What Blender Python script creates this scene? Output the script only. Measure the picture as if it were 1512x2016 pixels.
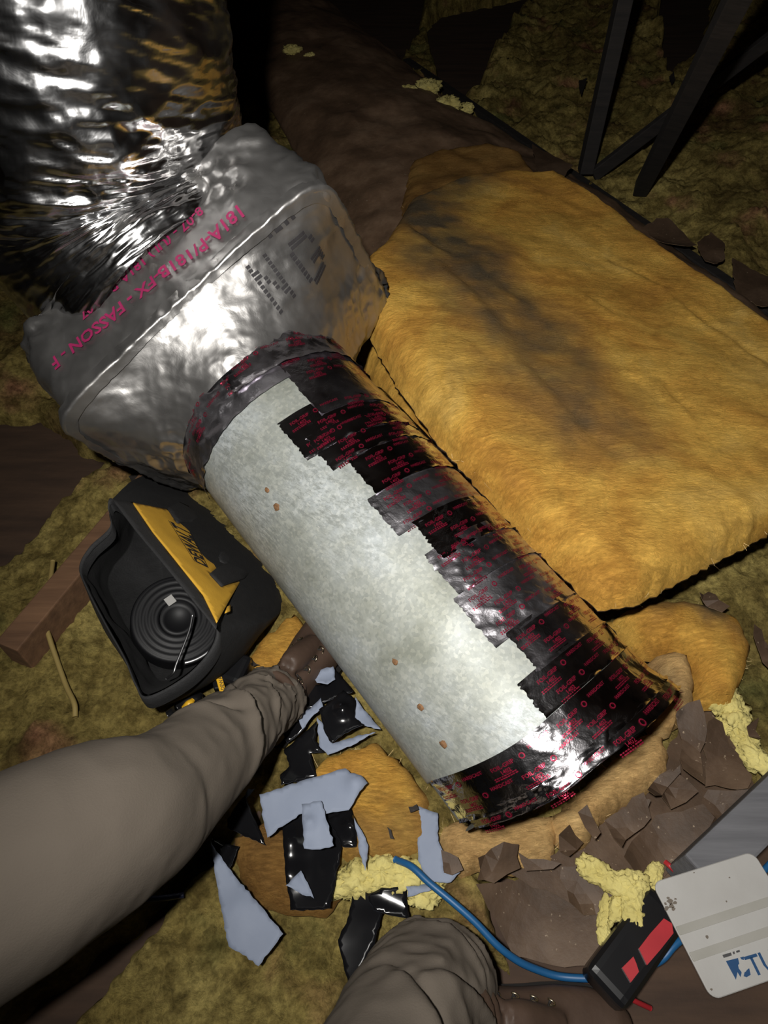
import bpy, bmesh, math, random
import numpy as np
from mathutils import Vector, Matrix
from mathutils.geometry import delaunay_2d_cdt

random.seed(7); RNG = np.random.default_rng(7)
for o in list(bpy.data.objects): bpy.data.objects.remove(o, do_unlink=True)
SC = bpy.context.scene
COL = SC.collection

# ------------------------------------------------------------------ camera
FPX, CAM_H, PITCH = 1314.0, 1.2, math.radians(50)
cam = bpy.data.cameras.new('camera'); camo = bpy.data.objects.new('camera', cam); COL.objects.link(camo)
cam.sensor_fit = 'VERTICAL'; cam.sensor_height = 24.0; cam.lens = FPX/2016*24.0
cam.clip_start = 0.02; cam.clip_end = 60
camo.location = (0, 0, CAM_H); camo.rotation_euler = (math.radians(90)-PITCH, 0, 0)
SC.camera = camo

# ------------------------------------------------------------------ world and light
w = bpy.data.worlds.new('attic_dark'); SC.world = w; w.use_nodes = True
w.node_tree.nodes['Background'].inputs[0].default_value = (0.9, 0.85, 0.8, 1)
w.node_tree.nodes['Background'].inputs[1].default_value = 0.004
SC.view_settings.view_transform = 'Standard'; SC.view_settings.look = 'None'
SC.view_settings.gamma = 1; SC.view_settings.use_curve_mapping = False
SC.view_settings.exposure = 0.0

def torch(name, loc, aim, power, angle, blend, rad, col):
    l = bpy.data.lights.new(name, 'SPOT'); l.energy = power; l.spot_size = math.radians(angle)
    l.spot_blend = blend; l.shadow_soft_size = rad; l.color = col
    o = bpy.data.objects.new(name, l); COL.objects.link(o); o.location = loc
    d = Vector(aim)-Vector(loc); o.rotation_euler = d.to_track_quat('-Z', 'Y').to_euler()
    return o
torch('head_torch', (-0.09, -0.02, 1.42), (0.56, 1.20, 0.20), 104, 138, 1.0, 0.020, (1.0, 0.97, 0.92))

# ------------------------------------------------------------------ layout helpers
FW = np.array([0, math.cos(PITCH), -math.sin(PITCH)]); UP = np.array([0, math.sin(PITCH), math.cos(PITCH)])
CP = np.array([0, 0, CAM_H])
def ray(u, v): return np.array([1., 0, 0])*(u-756)/FPX - UP*(v-1008)/FPX + FW
def P(u, v, z):
    d = ray(u, v); return CP+d*(z-CAM_H)/d[2]
def on_plane(u, v, p0, n):
    d = ray(u, v); return CP+d*((p0-CP)@n)/(d@n)
def nrm(a): a = np.asarray(a, float); return a/np.linalg.norm(a)

# ------------------------------------------------------------------ noise
def _h(i, j, k, s):
    n = (i*374761393+j*668265263+k*2147483647//7+s*982451653) & 0xffffffff
    n = ((n ^ (n >> 13))*1274126177) & 0xffffffff
    n = ((n ^ (n >> 16))*2246822519) & 0xffffffff
    return ((n ^ (n >> 15)) & 0xffffff)/float(0xffffff)
def vn(p, s=0):
    p = np.asarray(p, float); f = np.floor(p).astype(np.int64); t = p-f; t = t*t*t*(t*(t*6-15)+10)
    i, j, k = f[..., 0], f[..., 1], f[..., 2]; x, y, z = t[..., 0], t[..., 1], t[..., 2]
    r = 0
    for a in (0, 1):
        for b in (0, 1):
            for c in (0, 1):
                r = r+_h(i+a, j+b, k+c, s)*(x if a else 1-x)*(y if b else 1-y)*(z if c else 1-z)
    return r
def fbm(p, sc, o=4, s=0, g=.5):
    p = np.asarray(p, float)*sc; r = 0; a = 1; t = 0
    for q in range(o): r = r+a*vn(p, s+q*17); t += a; a *= g; p = p*2.03+11.3
    return r/t
def ridged(p, sc, o=3, s=0):
    p = np.asarray(p, float)*sc; r = 0; a = 1; t = 0
    for q in range(o): r = r+a*(1-np.abs(2*vn(p, s+q*13)-1)); t += a; a *= .5; p = p*2.1+5.7
    return r/t
def billow(p, sc, o=2, s=0):
    p = np.asarray(p, float)*sc; r = 0; a = 1; t = 0
    for q in range(o): r = r+a*np.abs(2*vn(p, s+q*13)-1); t += a; a *= .5; p = p*2.1+5.7
    return r/t
def sstep(a, b, x): t = np.clip((x-a)/(b-a), 0, 1); return t*t*(3-2*t)
def xy3(x, y, z=0.): return np.stack([x, y, np.zeros_like(x)+z], -1)

# ------------------------------------------------------------------ materials
MATS = {}
def node_mat(name):
    m = bpy.data.materials.new(name); m.use_nodes = True; MATS[name] = m
    nt = m.node_tree; b = nt.nodes['Principled BSDF']; return m, nt, b
def ramp(nt, fac, stops):
    r = nt.nodes.new('ShaderNodeValToRGB'); e = r.color_ramp.elements
    while len(e) < len(stops): e.new(0.5)
    for k, (p_, c) in enumerate(stops): e[k].position = p_; e[k].color = (*c, 1)
    nt.links.new(fac, r.inputs[0]); return r.outputs[0]
def noise(nt, vec, scale, detail=4, rough=.55, dist=0):
    n = nt.nodes.new('ShaderNodeTexNoise'); n.inputs['Scale'].default_value = scale
    n.inputs['Detail'].default_value = detail; n.inputs['Roughness'].default_value = rough; n.inputs['Distortion'].default_value = dist
    nt.links.new(vec, n.inputs['Vector']); return n.outputs['Fac']
def mapping(nt, vec, sc=(1, 1, 1), rot=(0, 0, 0)):
    m = nt.nodes.new('ShaderNodeMapping'); m.inputs['Scale'].default_value = sc; m.inputs['Rotation'].default_value = rot
    nt.links.new(vec, m.inputs[0]); return m.outputs[0]
def mix(nt, fac, a, b, blend='MIX'):
    m = nt.nodes.new('ShaderNodeMix'); m.data_type = 'RGBA'; m.blend_type = blend
    for inp, v in ((m.inputs[0], fac), (m.inputs[6], a), (m.inputs[7], b)):
        if hasattr(v, 'is_output'): nt.links.new(v, inp)
        else: inp.default_value = v if not isinstance(v, tuple) else (*v, 1)[:4]
    return m.outputs[2]
def attr(nt, name):
    a = nt.nodes.new('ShaderNodeAttribute'); a.attribute_name = name; return a.outputs['Fac']
def bump(nt, b, h, strength, dist):
    n = nt.nodes.new('ShaderNodeBump'); n.inputs['Strength'].default_value = strength; n.inputs['Distance'].default_value = dist
    nt.links.new(h, n.inputs['Height']); nt.links.new(n.outputs[0], b.inputs['Normal'])
def coord(nt): return nt.nodes.new('ShaderNodeTexCoord').outputs['Object']
def simple(name, stops, scale=8, rough=.7, metal=0, bscale=0, bstr=.3, bdist=.002, detail=5, spec=.5, stretch=None):
    m, nt, b = node_mat(name); v = coord(nt)
    if stretch: v = mapping(nt, v, stretch)
    if len(stops) == 1: b.inputs['Base Color'].default_value = (*stops[0], 1)
    else:
        st = [(0.25+.5*k/(len(stops)-1), c) for k, c in enumerate(stops)]
        nt.links.new(ramp(nt, noise(nt, v, scale, detail), st), b.inputs['Base Color'])
    b.inputs['Roughness'].default_value = rough; b.inputs['Metallic'].default_value = metal
    b.inputs['Specular IOR Level'].default_value = spec
    if bscale: bump(nt, b, noise(nt, v, bscale, 4), bstr, bdist)
    return m

def mat_insulation():
    m, nt, b = node_mat('loose_fibreglass'); v = coord(nt)
    c = ramp(nt, noise(nt, v, 3.2, 6, .6), [(.30, (.20, .13, .055)), (.42, (.31, .245, .085)), (.52, (.43, .345, .12)), (.66, (.58, .48, .18))])
    pk = ramp(nt, noise(nt, v, 5.1, 3, .5), [(.58, (0, 0, 0)), (.72, (1, 1, 1))])
    c = mix(nt, pk, c, (.42, .22, .13))
    gr = ramp(nt, noise(nt, mapping(nt, v, (1, 1, 1), (0, 0, 1)), 4.3, 4, .6), [(.56, (0, 0, 0)), (.70, (1, 1, 1))])
    c = mix(nt, gr, c, (.20, .20, .07))
    med = ramp(nt, noise(nt, v, 22, 4, .6), [(.36, (.50, .47, .42)), (.58, (1.08, 1.06, 1.0))])
    c = mix(nt, 1.0, c, med, 'MULTIPLY')
    fine = ramp(nt, noise(nt, v, 90, 5, .75), [(.32, (.45, .44, .4)), (.60, (1.12, 1.1, 1.05))])
    c = mix(nt, 1.0, c, fine, 'MULTIPLY')
    nt.links.new(c, b.inputs['Base Color']); b.inputs['Roughness'].default_value = .95; b.inputs['Specular IOR Level'].default_value = .1
    bump(nt, b, noise(nt, v, 80, 7, .8), 1.0, .010); return m
def mat_batt(name, stops, dirtcol=(.10, .085, .06)):
    m, nt, b = node_mat(name); v = coord(nt)
    c = ramp(nt, noise(nt, v, 4.5, 6, .6, .6), stops)
    st = ramp(nt, noise(nt, mapping(nt, v, (3, 14, 6), (0, 0, -.9)), 2.2, 5, .65), [(.38, (.86, .83, .80)), (.60, (1.08, 1.07, 1.05))])
    c = mix(nt, 1.0, c, st, 'MULTIPLY')
    mo = ramp(nt, noise(nt, v, 17, 6, .7, 1.2), [(.34, (.80, .76, .72)), (.58, (1.08, 1.07, 1.05))])
    c = mix(nt, 1.0, c, mo, 'MULTIPLY')
    fb = ramp(nt, noise(nt, mapping(nt, v, (1, 5, 1), (0, 0, -.6)), 55, 6, .75, 1.5), [(.32, (.80, .79, .77)), (.58, (1.08, 1.08, 1.07))])
    c = mix(nt, 1.0, c, fb, 'MULTIPLY')
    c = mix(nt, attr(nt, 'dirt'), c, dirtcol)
    nt.links.new(c, b.inputs['Base Color']); b.inputs['Roughness'].default_value = .95; b.inputs['Specular IOR Level'].default_value = .1
    bump(nt, b, noise(nt, mapping(nt, v, (1, 2.4, 1), (0, 0, -.9)), 70, 8, .8, .8), 1.0, .007); return m
mat_insulation()
mat_batt('batt_yellow', [(.28, (.52, .26, .06)), (.45, (.74, .40, .080)), (.60, (.86, .53, .115)), (.8, (.90, .62, .19))])
mat_batt('batt_tan', [(.28, (.60, .36, .15)), (.5, (.80, .53, .23)), (.75, (.90, .68, .34))])
mat_batt('batt_brown', [(.28, (.20, .11, .04)), (.5, (.36, .20, .06)), (.75, (.46, .28, .09))])
simple('tuft_yellow', [(.42, .35, .11), (.68, .60, .24)], 20, .95, 0, 90, .8, .004, spec=.1)
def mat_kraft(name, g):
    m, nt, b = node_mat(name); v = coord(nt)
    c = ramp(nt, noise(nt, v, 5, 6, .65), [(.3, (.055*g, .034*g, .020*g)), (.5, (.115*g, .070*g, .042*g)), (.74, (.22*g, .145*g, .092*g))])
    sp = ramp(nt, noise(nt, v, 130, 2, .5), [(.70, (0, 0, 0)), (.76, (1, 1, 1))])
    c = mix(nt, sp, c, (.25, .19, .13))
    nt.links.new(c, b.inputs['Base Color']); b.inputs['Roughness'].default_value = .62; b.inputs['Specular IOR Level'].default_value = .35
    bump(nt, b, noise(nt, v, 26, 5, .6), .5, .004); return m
mat_kraft('kraft_paper_dim', .62); mat_kraft('kraft_paper_lit', 1.35)  # same paper in a dim and a lit copy, light falloff put into colour
simple('kraft_back', [(.16, .10, .055), (.26, .18, .10)], 18, .9, 0, 40, .5, .003)
def mat_floor():
    m, nt, b = node_mat('dark_board'); v = coord(nt)
    c = ramp(nt, noise(nt, mapping(nt, v, (1, 7, 1), (0, 0, .5)), 3, 6, .6), [(.3, (.035, .020, .013)), (.7, (.085, .048, .028))])
    nt.links.new(c, b.inputs['Base Color']); b.inputs['Roughness'].default_value = .85
    bump(nt, b, noise(nt, v, 40, 5), .4, .003); return m
mat_floor()
def mat_wood(name, a, c2, rot):
    m, nt, b = node_mat(name); v = coord(nt)
    c = ramp(nt, noise(nt, mapping(nt, v, (2, 26, 26), (0, 0, rot)), 2, 6, .6), [(.3, a), (.7, c2)])
    nt.links.new(c, b.inputs['Base Color']); b.inputs['Roughness'].default_value = .8
    bump(nt, b, noise(nt, mapping(nt, v, (2, 30, 30), (0, 0, rot)), 4, 4), .4, .002); return m
mat_wood('joist_wood', (.10, .05, .025), (.19, .10, .05), .9)
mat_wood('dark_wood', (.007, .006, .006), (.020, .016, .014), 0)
mat_wood('grey_wood', (.075, .075, .082), (.13, .13, .14), .7)
def mat_galv():
    m, nt, b = node_mat('galvanized_steel'); v = coord(nt)
    vo = nt.nodes.new('ShaderNodeTexVoronoi'); vo.inputs['Scale'].default_value = 210; nt.links.new(v, vo.inputs['Vector'])
    sep = nt.nodes.new('ShaderNodeSeparateColor'); nt.links.new(vo.outputs['Color'], sep.inputs[0])
    c = ramp(nt, sep.outputs[0], [(.1, (.33, .35, .35)), (.6, (.38, .40, .395)), (1., (.44, .455, .445))])
    big = ramp(nt, noise(nt, v, 6, 6, .65), [(.34, (.58, .58, .50)), (.5, (.88, .88, .82)), (.64, (1.06, 1.08, 1.10))])
    c = mix(nt, 1.0, c, big, 'MULTIPLY')
    # dull oxide scuffs with a shape of their own, running along the pipe
    sc = ramp(nt, noise(nt, mapping(nt, v, (6, 6, 26), (0, 0, .3)), 7, 8, .85), [(.47, (0, 0, 0)), (.58, (1, 1, 1))])
    zone = ramp(nt, noise(nt, v, 3.1, 3, .5), [(.38, (0, 0, 0)), (.60, (1, 1, 1))])
    f = mix(nt, 1.0, sc, zone, 'MULTIPLY')
    c = mix(nt, f, c, (.20, .215, .20))
    nt.links.new(c, b.inputs['Base Color'])
    b.inputs['Metallic'].default_value = .22; b.inputs['Roughness'].default_value = .56; b.inputs['Specular IOR Level'].default_value = .4
    bump(nt, b, noise(nt, v, 220, 3), .12, .001); return m
mat_galv()
def mat_foil(name, base, rough, bsc, bstr, metal=1.0, bdist=.003):
    m, nt, b = node_mat(name); v = coord(nt)
    c = ramp(nt, noise(nt, v, 9, 4), [(.3, tuple(x*.86 for x in base)), (.7, base)])
    nt.links.new(c, b.inputs['Base Color']); b.inputs['Metallic'].default_value = metal
    r = ramp(nt, noise(nt, v, 14, 3), [(.3, (rough*.7,)*3), (.7, (rough*1.3,)*3)])
    nt.links.new(r, b.inputs['Roughness'])
    if bstr: bump(nt, b, noise(nt, v, bsc, 4, .6, .4), bstr, bdist)
    return m
mat_foil('tape_foil', (.72, .70, .73), .15, 45, .35)
mat_foil('tape_foil_dull', (.62, .60, .64), .34, 60, .45)
mat_foil('tape_foil_mid', (.68, .65, .69), .24, 50, .45)
mat_foil('box_foil', (.44, .43, .42), .36, 26, .25, .9, .003)
mat_foil('flex_foil', (.80, .80, .81), .20, 16, .35)
simple('print_red', [(.20, .008, .03), (.42, .02, .06)], 40, .3, .7)
simple('print_magenta', [(.33, .02, .10)], rough=.5)
simple('print_black', [(.02, .018, .02)], rough=.7)
simple('rust', [(.09, .045, .018), (.24, .12, .05)], 300, .8)
simple('liner_black', [(.006, .006, .007)], rough=.16)
simple('liner_grey', [(.20, .235, .315), (.235, .27, .35)], 20, .75, 0, 70, .15, .001)
simple('bag_black', [(.006, .006, .0065), (.012, .012, .0125)], 60, .85, 0, 260, .5, .002)
simple('bag_hem', [(.016, .016, .017), (.024, .024, .025)], 90, .8, 0, 300, .5, .002)
simple('bag_yellow', [(.62, .34, .03), (.72, .41, .04)], 14, .75, 0, 240, .3, .001)
simple('black_plastic', [(.008, .008, .009)], rough=.28)
simple('coil_black', [(.006, .006, .007)], rough=.5, spec=.25)
simple('white_plastic', [(.31, .30, .285), (.36, .355, .34)], 12, .5, 0, 120, .12, .001)
simple('white_band', [(.235, .228, .20), (.29, .28, .255)], 16, .6)
simple('dirt_chip', [(.012, .010, .009), (.03, .022, .018)], 30, .8)
simple('dirt_spot', [(.12, .10, .08)], rough=.9)
simple('tool_yellow', [(.72, .40, .02)], rough=.4)
simple('tool_red', [(.40, .022, .03), (.30, .015, .022)], 20, .45)
simple('blue_cable', [(.008, .070, .18), (.012, .095, .24)], 12, .45)
simple('navy_wire', [(.012, .018, .06)], rough=.5)
simple('beige_cable', [(.30, .22, .07)], rough=.7)
simple('print_blue', [(.012, .05, .13)], rough=.5)
simple('metal_grey', [(.45, .45, .46)], rough=.35, metal=1.)
simple('brass_hook', [(.55, .47, .33)], rough=.35, metal=1.)
simple('trouser_cloth', [(.095, .079, .063), (.115, .096, .077)], 5, .9, 0, 420, .35, .001, spec=.2)
simple('boot_leather', [(.050, .030, .020), (.085, .052, .036)], 22, .6, 0, 60, .35, .002)
simple('boot_sole', [(.012, .010, .009)], rough=.8)
simple('cobweb', [(.35, .35, .36)], rough=.9)
simple('fibre', [(.70, .48, .20), (.80, .62, .32)], 30, .9)
def mat_dust():
    m, nt, b = node_mat('paint_dust'); v = coord(nt)
    c = ramp(nt, noise(nt, v, 45, 6, .8), [(.40, (.14, .095, .065)), (.55, (.40, .39, .37)), (.68, (.60, .59, .58))])
    nt.links.new(c, b.inputs['Base Color']); b.inputs['Roughness'].default_value = .85
mat_dust()
simple('paint_white', [(.34, .33, .31), (.5, .49, .47)], 30, .8)

# ------------------------------------------------------------------ object helpers
def wloc(o):
    l = Vector((0, 0, 0))
    while o: l += o.location; o = o.parent
    return np.array(l)
def tag(o, label=None, cat=None, group=None, kind=None):
    if label: o['label'] = label
    if cat: o['category'] = cat
    if group: o['group'] = group
    if kind: o['kind'] = kind
    return o
def thing(name, loc, label, cat, group=None):
    o = bpy.data.objects.new(name, None); COL.objects.link(o); o.location = tuple(float(x) for x in loc)
    o.empty_display_size = .05
    return tag(o, label, cat, group)
def mk(name, verts, faces, mat, parent=None, smooth=True, attrs=None, mats=None, midx=None):
    v = np.asarray(verts, float)
    if parent is None:
        org = np.array([(v[:, 0].min()+v[:, 0].max())/2, (v[:, 1].min()+v[:, 1].max())/2, v[:, 2].min()])
    else: org = wloc(parent)
    me = bpy.data.meshes.new(name)
    if isinstance(faces, np.ndarray):
        nf, k = faces.shape
        me.vertices.add(len(v)); me.vertices.foreach_set('co', (v-org).astype(np.float32).ravel())
        me.loops.add(nf*k); me.loops.foreach_set('vertex_index', faces.astype(np.int32).ravel())
        me.polygons.add(nf); me.polygons.foreach_set('loop_start', np.arange(0, nf*k, k, dtype=np.int32))
        me.polygons.foreach_set('loop_total', np.full(nf, k, np.int32)); me.update(calc_edges=True)
    else:
        me.from_pydata([tuple(x) for x in (v-org)], [], [tuple(int(i) for i in f) for f in faces])
    for m in (mats or [mat]): me.materials.append(MATS[m])
    if midx is not None: me.polygons.foreach_set('material_index', np.asarray(midx, np.int32))
    me.polygons.foreach_set('use_smooth', np.full(len(me.polygons), smooth))
    for k, a in (attrs or {}).items():
        at = me.attributes.new(k, 'FLOAT', 'POINT'); at.data.foreach_set('value', np.asarray(a, np.float32))
    me.validate(); me.update()
    o = bpy.data.objects.new(name, me); COL.objects.link(o)
    if parent is None: o.location = tuple(org)
    else: o.parent = parent
    return o
def gridfaces(nu, nv, wrapu=False, off=0):
    a = np.arange(nu*nv).reshape(nu, nv)
    if wrapu: a = np.vstack([a, a[:1]])
    return np.stack([a[:-1, :-1], a[1:, :-1], a[1:, 1:], a[:-1, 1:]], -1).reshape(-1, 4)+off
def displaced(f, U, V, disp, sign=1, e=1e-3):
    p = f(U, V); du = f(U+e, V)-f(U-e, V); dv = f(U, V+e)-f(U, V-e)
    n = np.cross(du, dv); n = n/(np.linalg.norm(n, axis=-1, keepdims=True)+1e-12)*sign
    return p+n*(disp(p) if callable(disp) else disp)[..., None]
def join(parts):
    V = []; F = []; o = 0
    for v, f in parts:
        V.append(np.asarray(v, float)); F += [tuple(int(i)+o for i in q) for q in f]; o += len(v)
    return np.vstack(V), F
def box_vf(c, ax, ay, az, sx, sy, sz):
    c, ax, ay, az = (np.asarray(q, float) for q in (c, ax, ay, az)); v = []
    for i in (-1, 1):
        for j in (-1, 1):
            for k in (-1, 1): v.append(c+ax*i*sx/2+ay*j*sy/2+az*k*sz/2)
    return np.array(v), [(0, 1, 3, 2), (4, 6, 7, 5), (0, 4, 5, 1), (2, 3, 7, 6), (0, 2, 6, 4), (1, 5, 7, 3)]
def bev_box(name, c, ax, ay, az, sx, sy, sz, bev, mat, parent=None, seg=2):
    v, f = box_vf(c, ax, ay, az, sx, sy, sz); o = mk(name, v, f, mat, parent, smooth=False)
    bm = bmesh.new(); bm.from_mesh(o.data); bmesh.ops.recalc_face_normals(bm, faces=bm.faces)
    bmesh.ops.bevel(bm, geom=list(bm.edges), offset=bev, segments=seg, affect='EDGES', profile=.6)
    bm.to_mesh(o.data); bm.free(); return o
def beam(name, p0, p1, wd, ht, mat, parent=None, bev=.003, segs=1):
    p0, p1 = np.asarray(p0, float), np.asarray(p1, float); a = nrm(p1-p0)
    side = np.cross(a, [0, 0, 1.]);
    if np.linalg.norm(side) < .1: side = np.array([1., 0, 0])
    side = nrm(side); up = np.cross(side, a)
    return bev_box(name, (p0+p1)/2, a, side, up, np.linalg.norm(p1-p0), wd, ht, bev, mat, parent)
def catmull(pts, n):
    p = np.asarray(pts, float); p = np.vstack([2*p[0]-p[1], p, 2*p[-1]-p[-2]]); out = []
    m = len(p)-3
    for t in np.linspace(0, m-1e-9, n):
        i = int(t); q = t-i; a, b, c, d = p[i:i+4]
        out.append(.5*((2*b)+(-a+c)*q+(2*a-5*b+4*c-d)*q*q+(-a+3*b-3*c+d)*q**3))
    return np.array(out)
def tube_vf(pts, rad, n=60, m=10, disp=None, flat=1.0, upv=(0, 0, 1), cap=True):
    """swept tube; rad: radii at the control points; disp(t,theta)->offset"""
    c = catmull(pts, n); r = catmull(np.array(rad, float)[:, None]*np.ones((1, 3)), n)[:, 0]
    T = np.gradient(c, axis=0); T /= np.linalg.norm(T, axis=1, keepdims=True)
    s0 = np.cross(T[0], upv); s0 = nrm(s0) if np.linalg.norm(s0) > .05 else np.array([1., 0, 0])
    S = []
    for k in range(n):
        s0 = nrm(s0-T[k]*(s0@T[k])); S.append(s0)
    S = np.array(S); N = np.cross(S, T)
    th = np.linspace(0, 2*np.pi, m, endpoint=False); tt = np.linspace(0, 1, n)
    TH, TT = np.meshgrid(th, tt, indexing='ij')
    rr = r[None, :]+(disp(TT, TH) if disp else 0)
    v = c[None]+S[None]*(np.cos(TH)*rr)[..., None]+N[None]*(np.sin(TH)*rr*flat)[..., None]
    v = v.reshape(-1, 3); f = [tuple(q) for q in gridfaces(m, n, True)]
    if cap:
        f.append(tuple(k*n for k in range(m))); f.append(tuple(k*n+n-1 for k in range(m-1, -1, -1)))
    return v, f
def tube(name, pts, r, mat, parent=None, n=60, m=10, **k):
    rad = r if hasattr(r, '__len__') else [r]*len(pts)
    v, f = tube_vf(pts, rad, n, m, **k); return mk(name, v, f, mat, parent)
_txt = {}
def text2d(s, size=1.0, bold=True, cell=None):
    key = (s, bold)
    if key not in _txt:
        cu = bpy.data.curves.new('t', 'FONT'); cu.body = s; cu.size = 1.0; cu.resolution_u = 2
        if bold: cu.offset = .012 if bold is True else bold
        o = bpy.data.objects.new('t', cu); COL.objects.link(o)
        dg = bpy.context.evaluated_depsgraph_get(); dg.update()
        me = bpy.data.meshes.new_from_object(o.evaluated_get(dg))
        bm = bmesh.new(); bm.from_mesh(me); bmesh.ops.triangulate(bm, faces=bm.faces)
        for _ in range(1): bmesh.ops.subdivide_edges(bm, edges=[e for e in bm.edges if e.calc_length() > .25], cuts=1)
        bmesh.ops.triangulate(bm, faces=bm.faces); bm.verts.index_update()
        v = np.array([q.co[:2] for q in bm.verts]); f = [tuple(q.index for q in p.verts) for p in bm.faces]
        bm.free(); bpy.data.objects.remove(o); bpy.data.curves.remove(cu); bpy.data.meshes.remove(me)
        v[:, 0] -= v[:, 0].min(); _txt[key] = (v, f)
    v, f = _txt[key]; return v*size, f
def inside(poly, pts):
    x, y = pts[:, 0], pts[:, 1]; c = np.zeros(len(pts), bool); n = len(poly)
    for i in range(n):
        x1, y1 = poly[i]; x2, y2 = poly[(i+1) % n]
        cond = ((y1 > y) != (y2 > y)); xx = (x2-x1)*(y-y1)/((y2-y1) if abs(y2-y1) > 1e-12 else 1e-12)+x1
        c ^= cond & (x < xx)
    return c
def pdist(poly, pts):
    d = np.full(len(pts), 1e9); n = len(poly)
    for i in range(n):
        a = np.array(poly[i]); b = np.array(poly[(i+1) % n]); ab = b-a; L = ab@ab+1e-15
        t = np.clip(((pts-a)@ab)/L, 0, 1); q = a+t[:, None]*ab; d = np.minimum(d, np.hypot(*(pts-q).T))
    return d
def polymesh(poly, sp, jag=0., seed=0):
    rg = np.random.default_rng(seed); out = []
    poly = [np.array(q[:2], float) for q in poly]; n = len(poly)
    for i in range(n):
        a, b = poly[i], poly[(i+1) % n]; k = max(1, int(round(np.linalg.norm(b-a)/sp)))
        nn = np.array([-(b-a)[1], (b-a)[0]])/(np.linalg.norm(b-a)+1e-9)
        for j in range(k):
            q = a+(b-a)*j/k
            out.append(q+nn*rg.normal(0, jag) if j else q)
    out = np.array(out); lo, hi = out.min(0), out.max(0)
    gx, gy = np.meshgrid(np.arange(lo[0], hi[0], sp), np.arange(lo[1], hi[1], sp*.87)); gx = gx+((np.arange(gx.shape[0]) % 2)*sp/2)[:, None]
    g = np.stack([gx.ravel(), gy.ravel()], 1)+rg.normal(0, sp*.08, (gx.size, 2))
    g = g[inside(out, g)]
    if len(g): g = g[pdist(out, g) > sp*.5]
    vv = [Vector(q) for q in out]+[Vector(q) for q in g]; m = len(out)
    r = delaunay_2d_cdt(vv, [(i, (i+1) % m) for i in range(m)], [], 1, 1e-7)
    V = np.array([tuple(q) for q in r[0]]); Fc = [tuple(f) for f in r[2]]
    # orient up
    F2 = []
    for f in Fc:
        a, b, c = V[f[0]], V[f[1]], V[f[2]]
        F2.append(f if (b[0]-a[0])*(c[1]-a[1])-(b[1]-a[1])*(c[0]-a[0]) > 0 else f[::-1])
    # boundary edges
    cnt = {}
    for f in F2:
        for i in range(3): cnt[(f[i], f[(i+1) % 3])] = 1
    bd = [e for e in cnt if (e[1], e[0]) not in cnt]
    return V, F2, bd, out
def slab_vf(V, F, bd, top, bot, m_top=0, m_bot=0):
    n = len(V); v = np.vstack([np.c_[V, top], np.c_[V, bot]])
    f = list(F)+[tuple(i+n for i in q[::-1]) for q in F]+[(e[1], e[0], e[0]+n, e[1]+n) for e in bd]
    mi = [m_top]*len(F)+[m_bot]*len(F)+[m_bot]*len(bd); return v, f, mi
def fur(name, roots, dirs, length, parent, mat='fibre', wd=.00028, seed=1):
    """loose glass fibres: thin bent three-sided blades"""
    rg = np.random.default_rng(seed); V = []; F = []
    for p_, d in zip(roots, dirs):
        L = length*rg.uniform(.4, 1.4); d = nrm(d+rg.normal(0, .5, 3)); q = np.array(p_); w_ = nrm(np.cross(d, rg.normal(0, 1, 3)))*wd
        base = len(V); bend = rg.normal(0, 1.1, 3)
        for k in range(4):
            V += [q-w_, q+w_]; d = nrm(d+bend*.35); q = q+d*L/3
        for k in range(3): F.append((base+2*k, base+2*k+1, base+2*k+3, base+2*k+2))
    o = mk(name, V, F, mat, parent); o['kind'] = 'stuff'; return o

# ================================================================== SETTING
def floor_low(x, y): return .015+.03*fbm(xy3(x, y), 1.3, 2, 3)
BARE = [  # gaps in the loose fill where the dark boards below show
    [(835, 40), (870, 10), (1065, -30), (1010, 40), (965, 115), (940, 165), (905, 195), (872, 170), (850, 110)],
    [(1300, -60), (1420, -60), (1400, 60), (1360, 130), (1310, 150), (1295, 60)],
    [(-260, 800), (60, 800), (130, 850), (200, 885), (160, 950), (90, 1000), (30, 1075), (-260, 1180)],
    [(940, 1720), (1180, 1720), (1400, 1600), (1560, 1600), (1700, 2200), (1000, 2200), (960, 1900), (1000, 1890), (960, 1800)],
    [(470, -150), (860, -150), (830, 40), (790, 130), (700, 80), (560, 10)],
    [(380, 1730), (500, 1640), (520, 1560), (440, 1640), (330, 1740), (150, 1880), (0, 2000), (-60, 2100), (60, 2080), (230, 1900)],  # strip beside the leg: its cast shadow, shaped as a dark gap
]
BARE_XY = [[P(u, v, .03)[:2] for u, v in q] for q in BARE]
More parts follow.
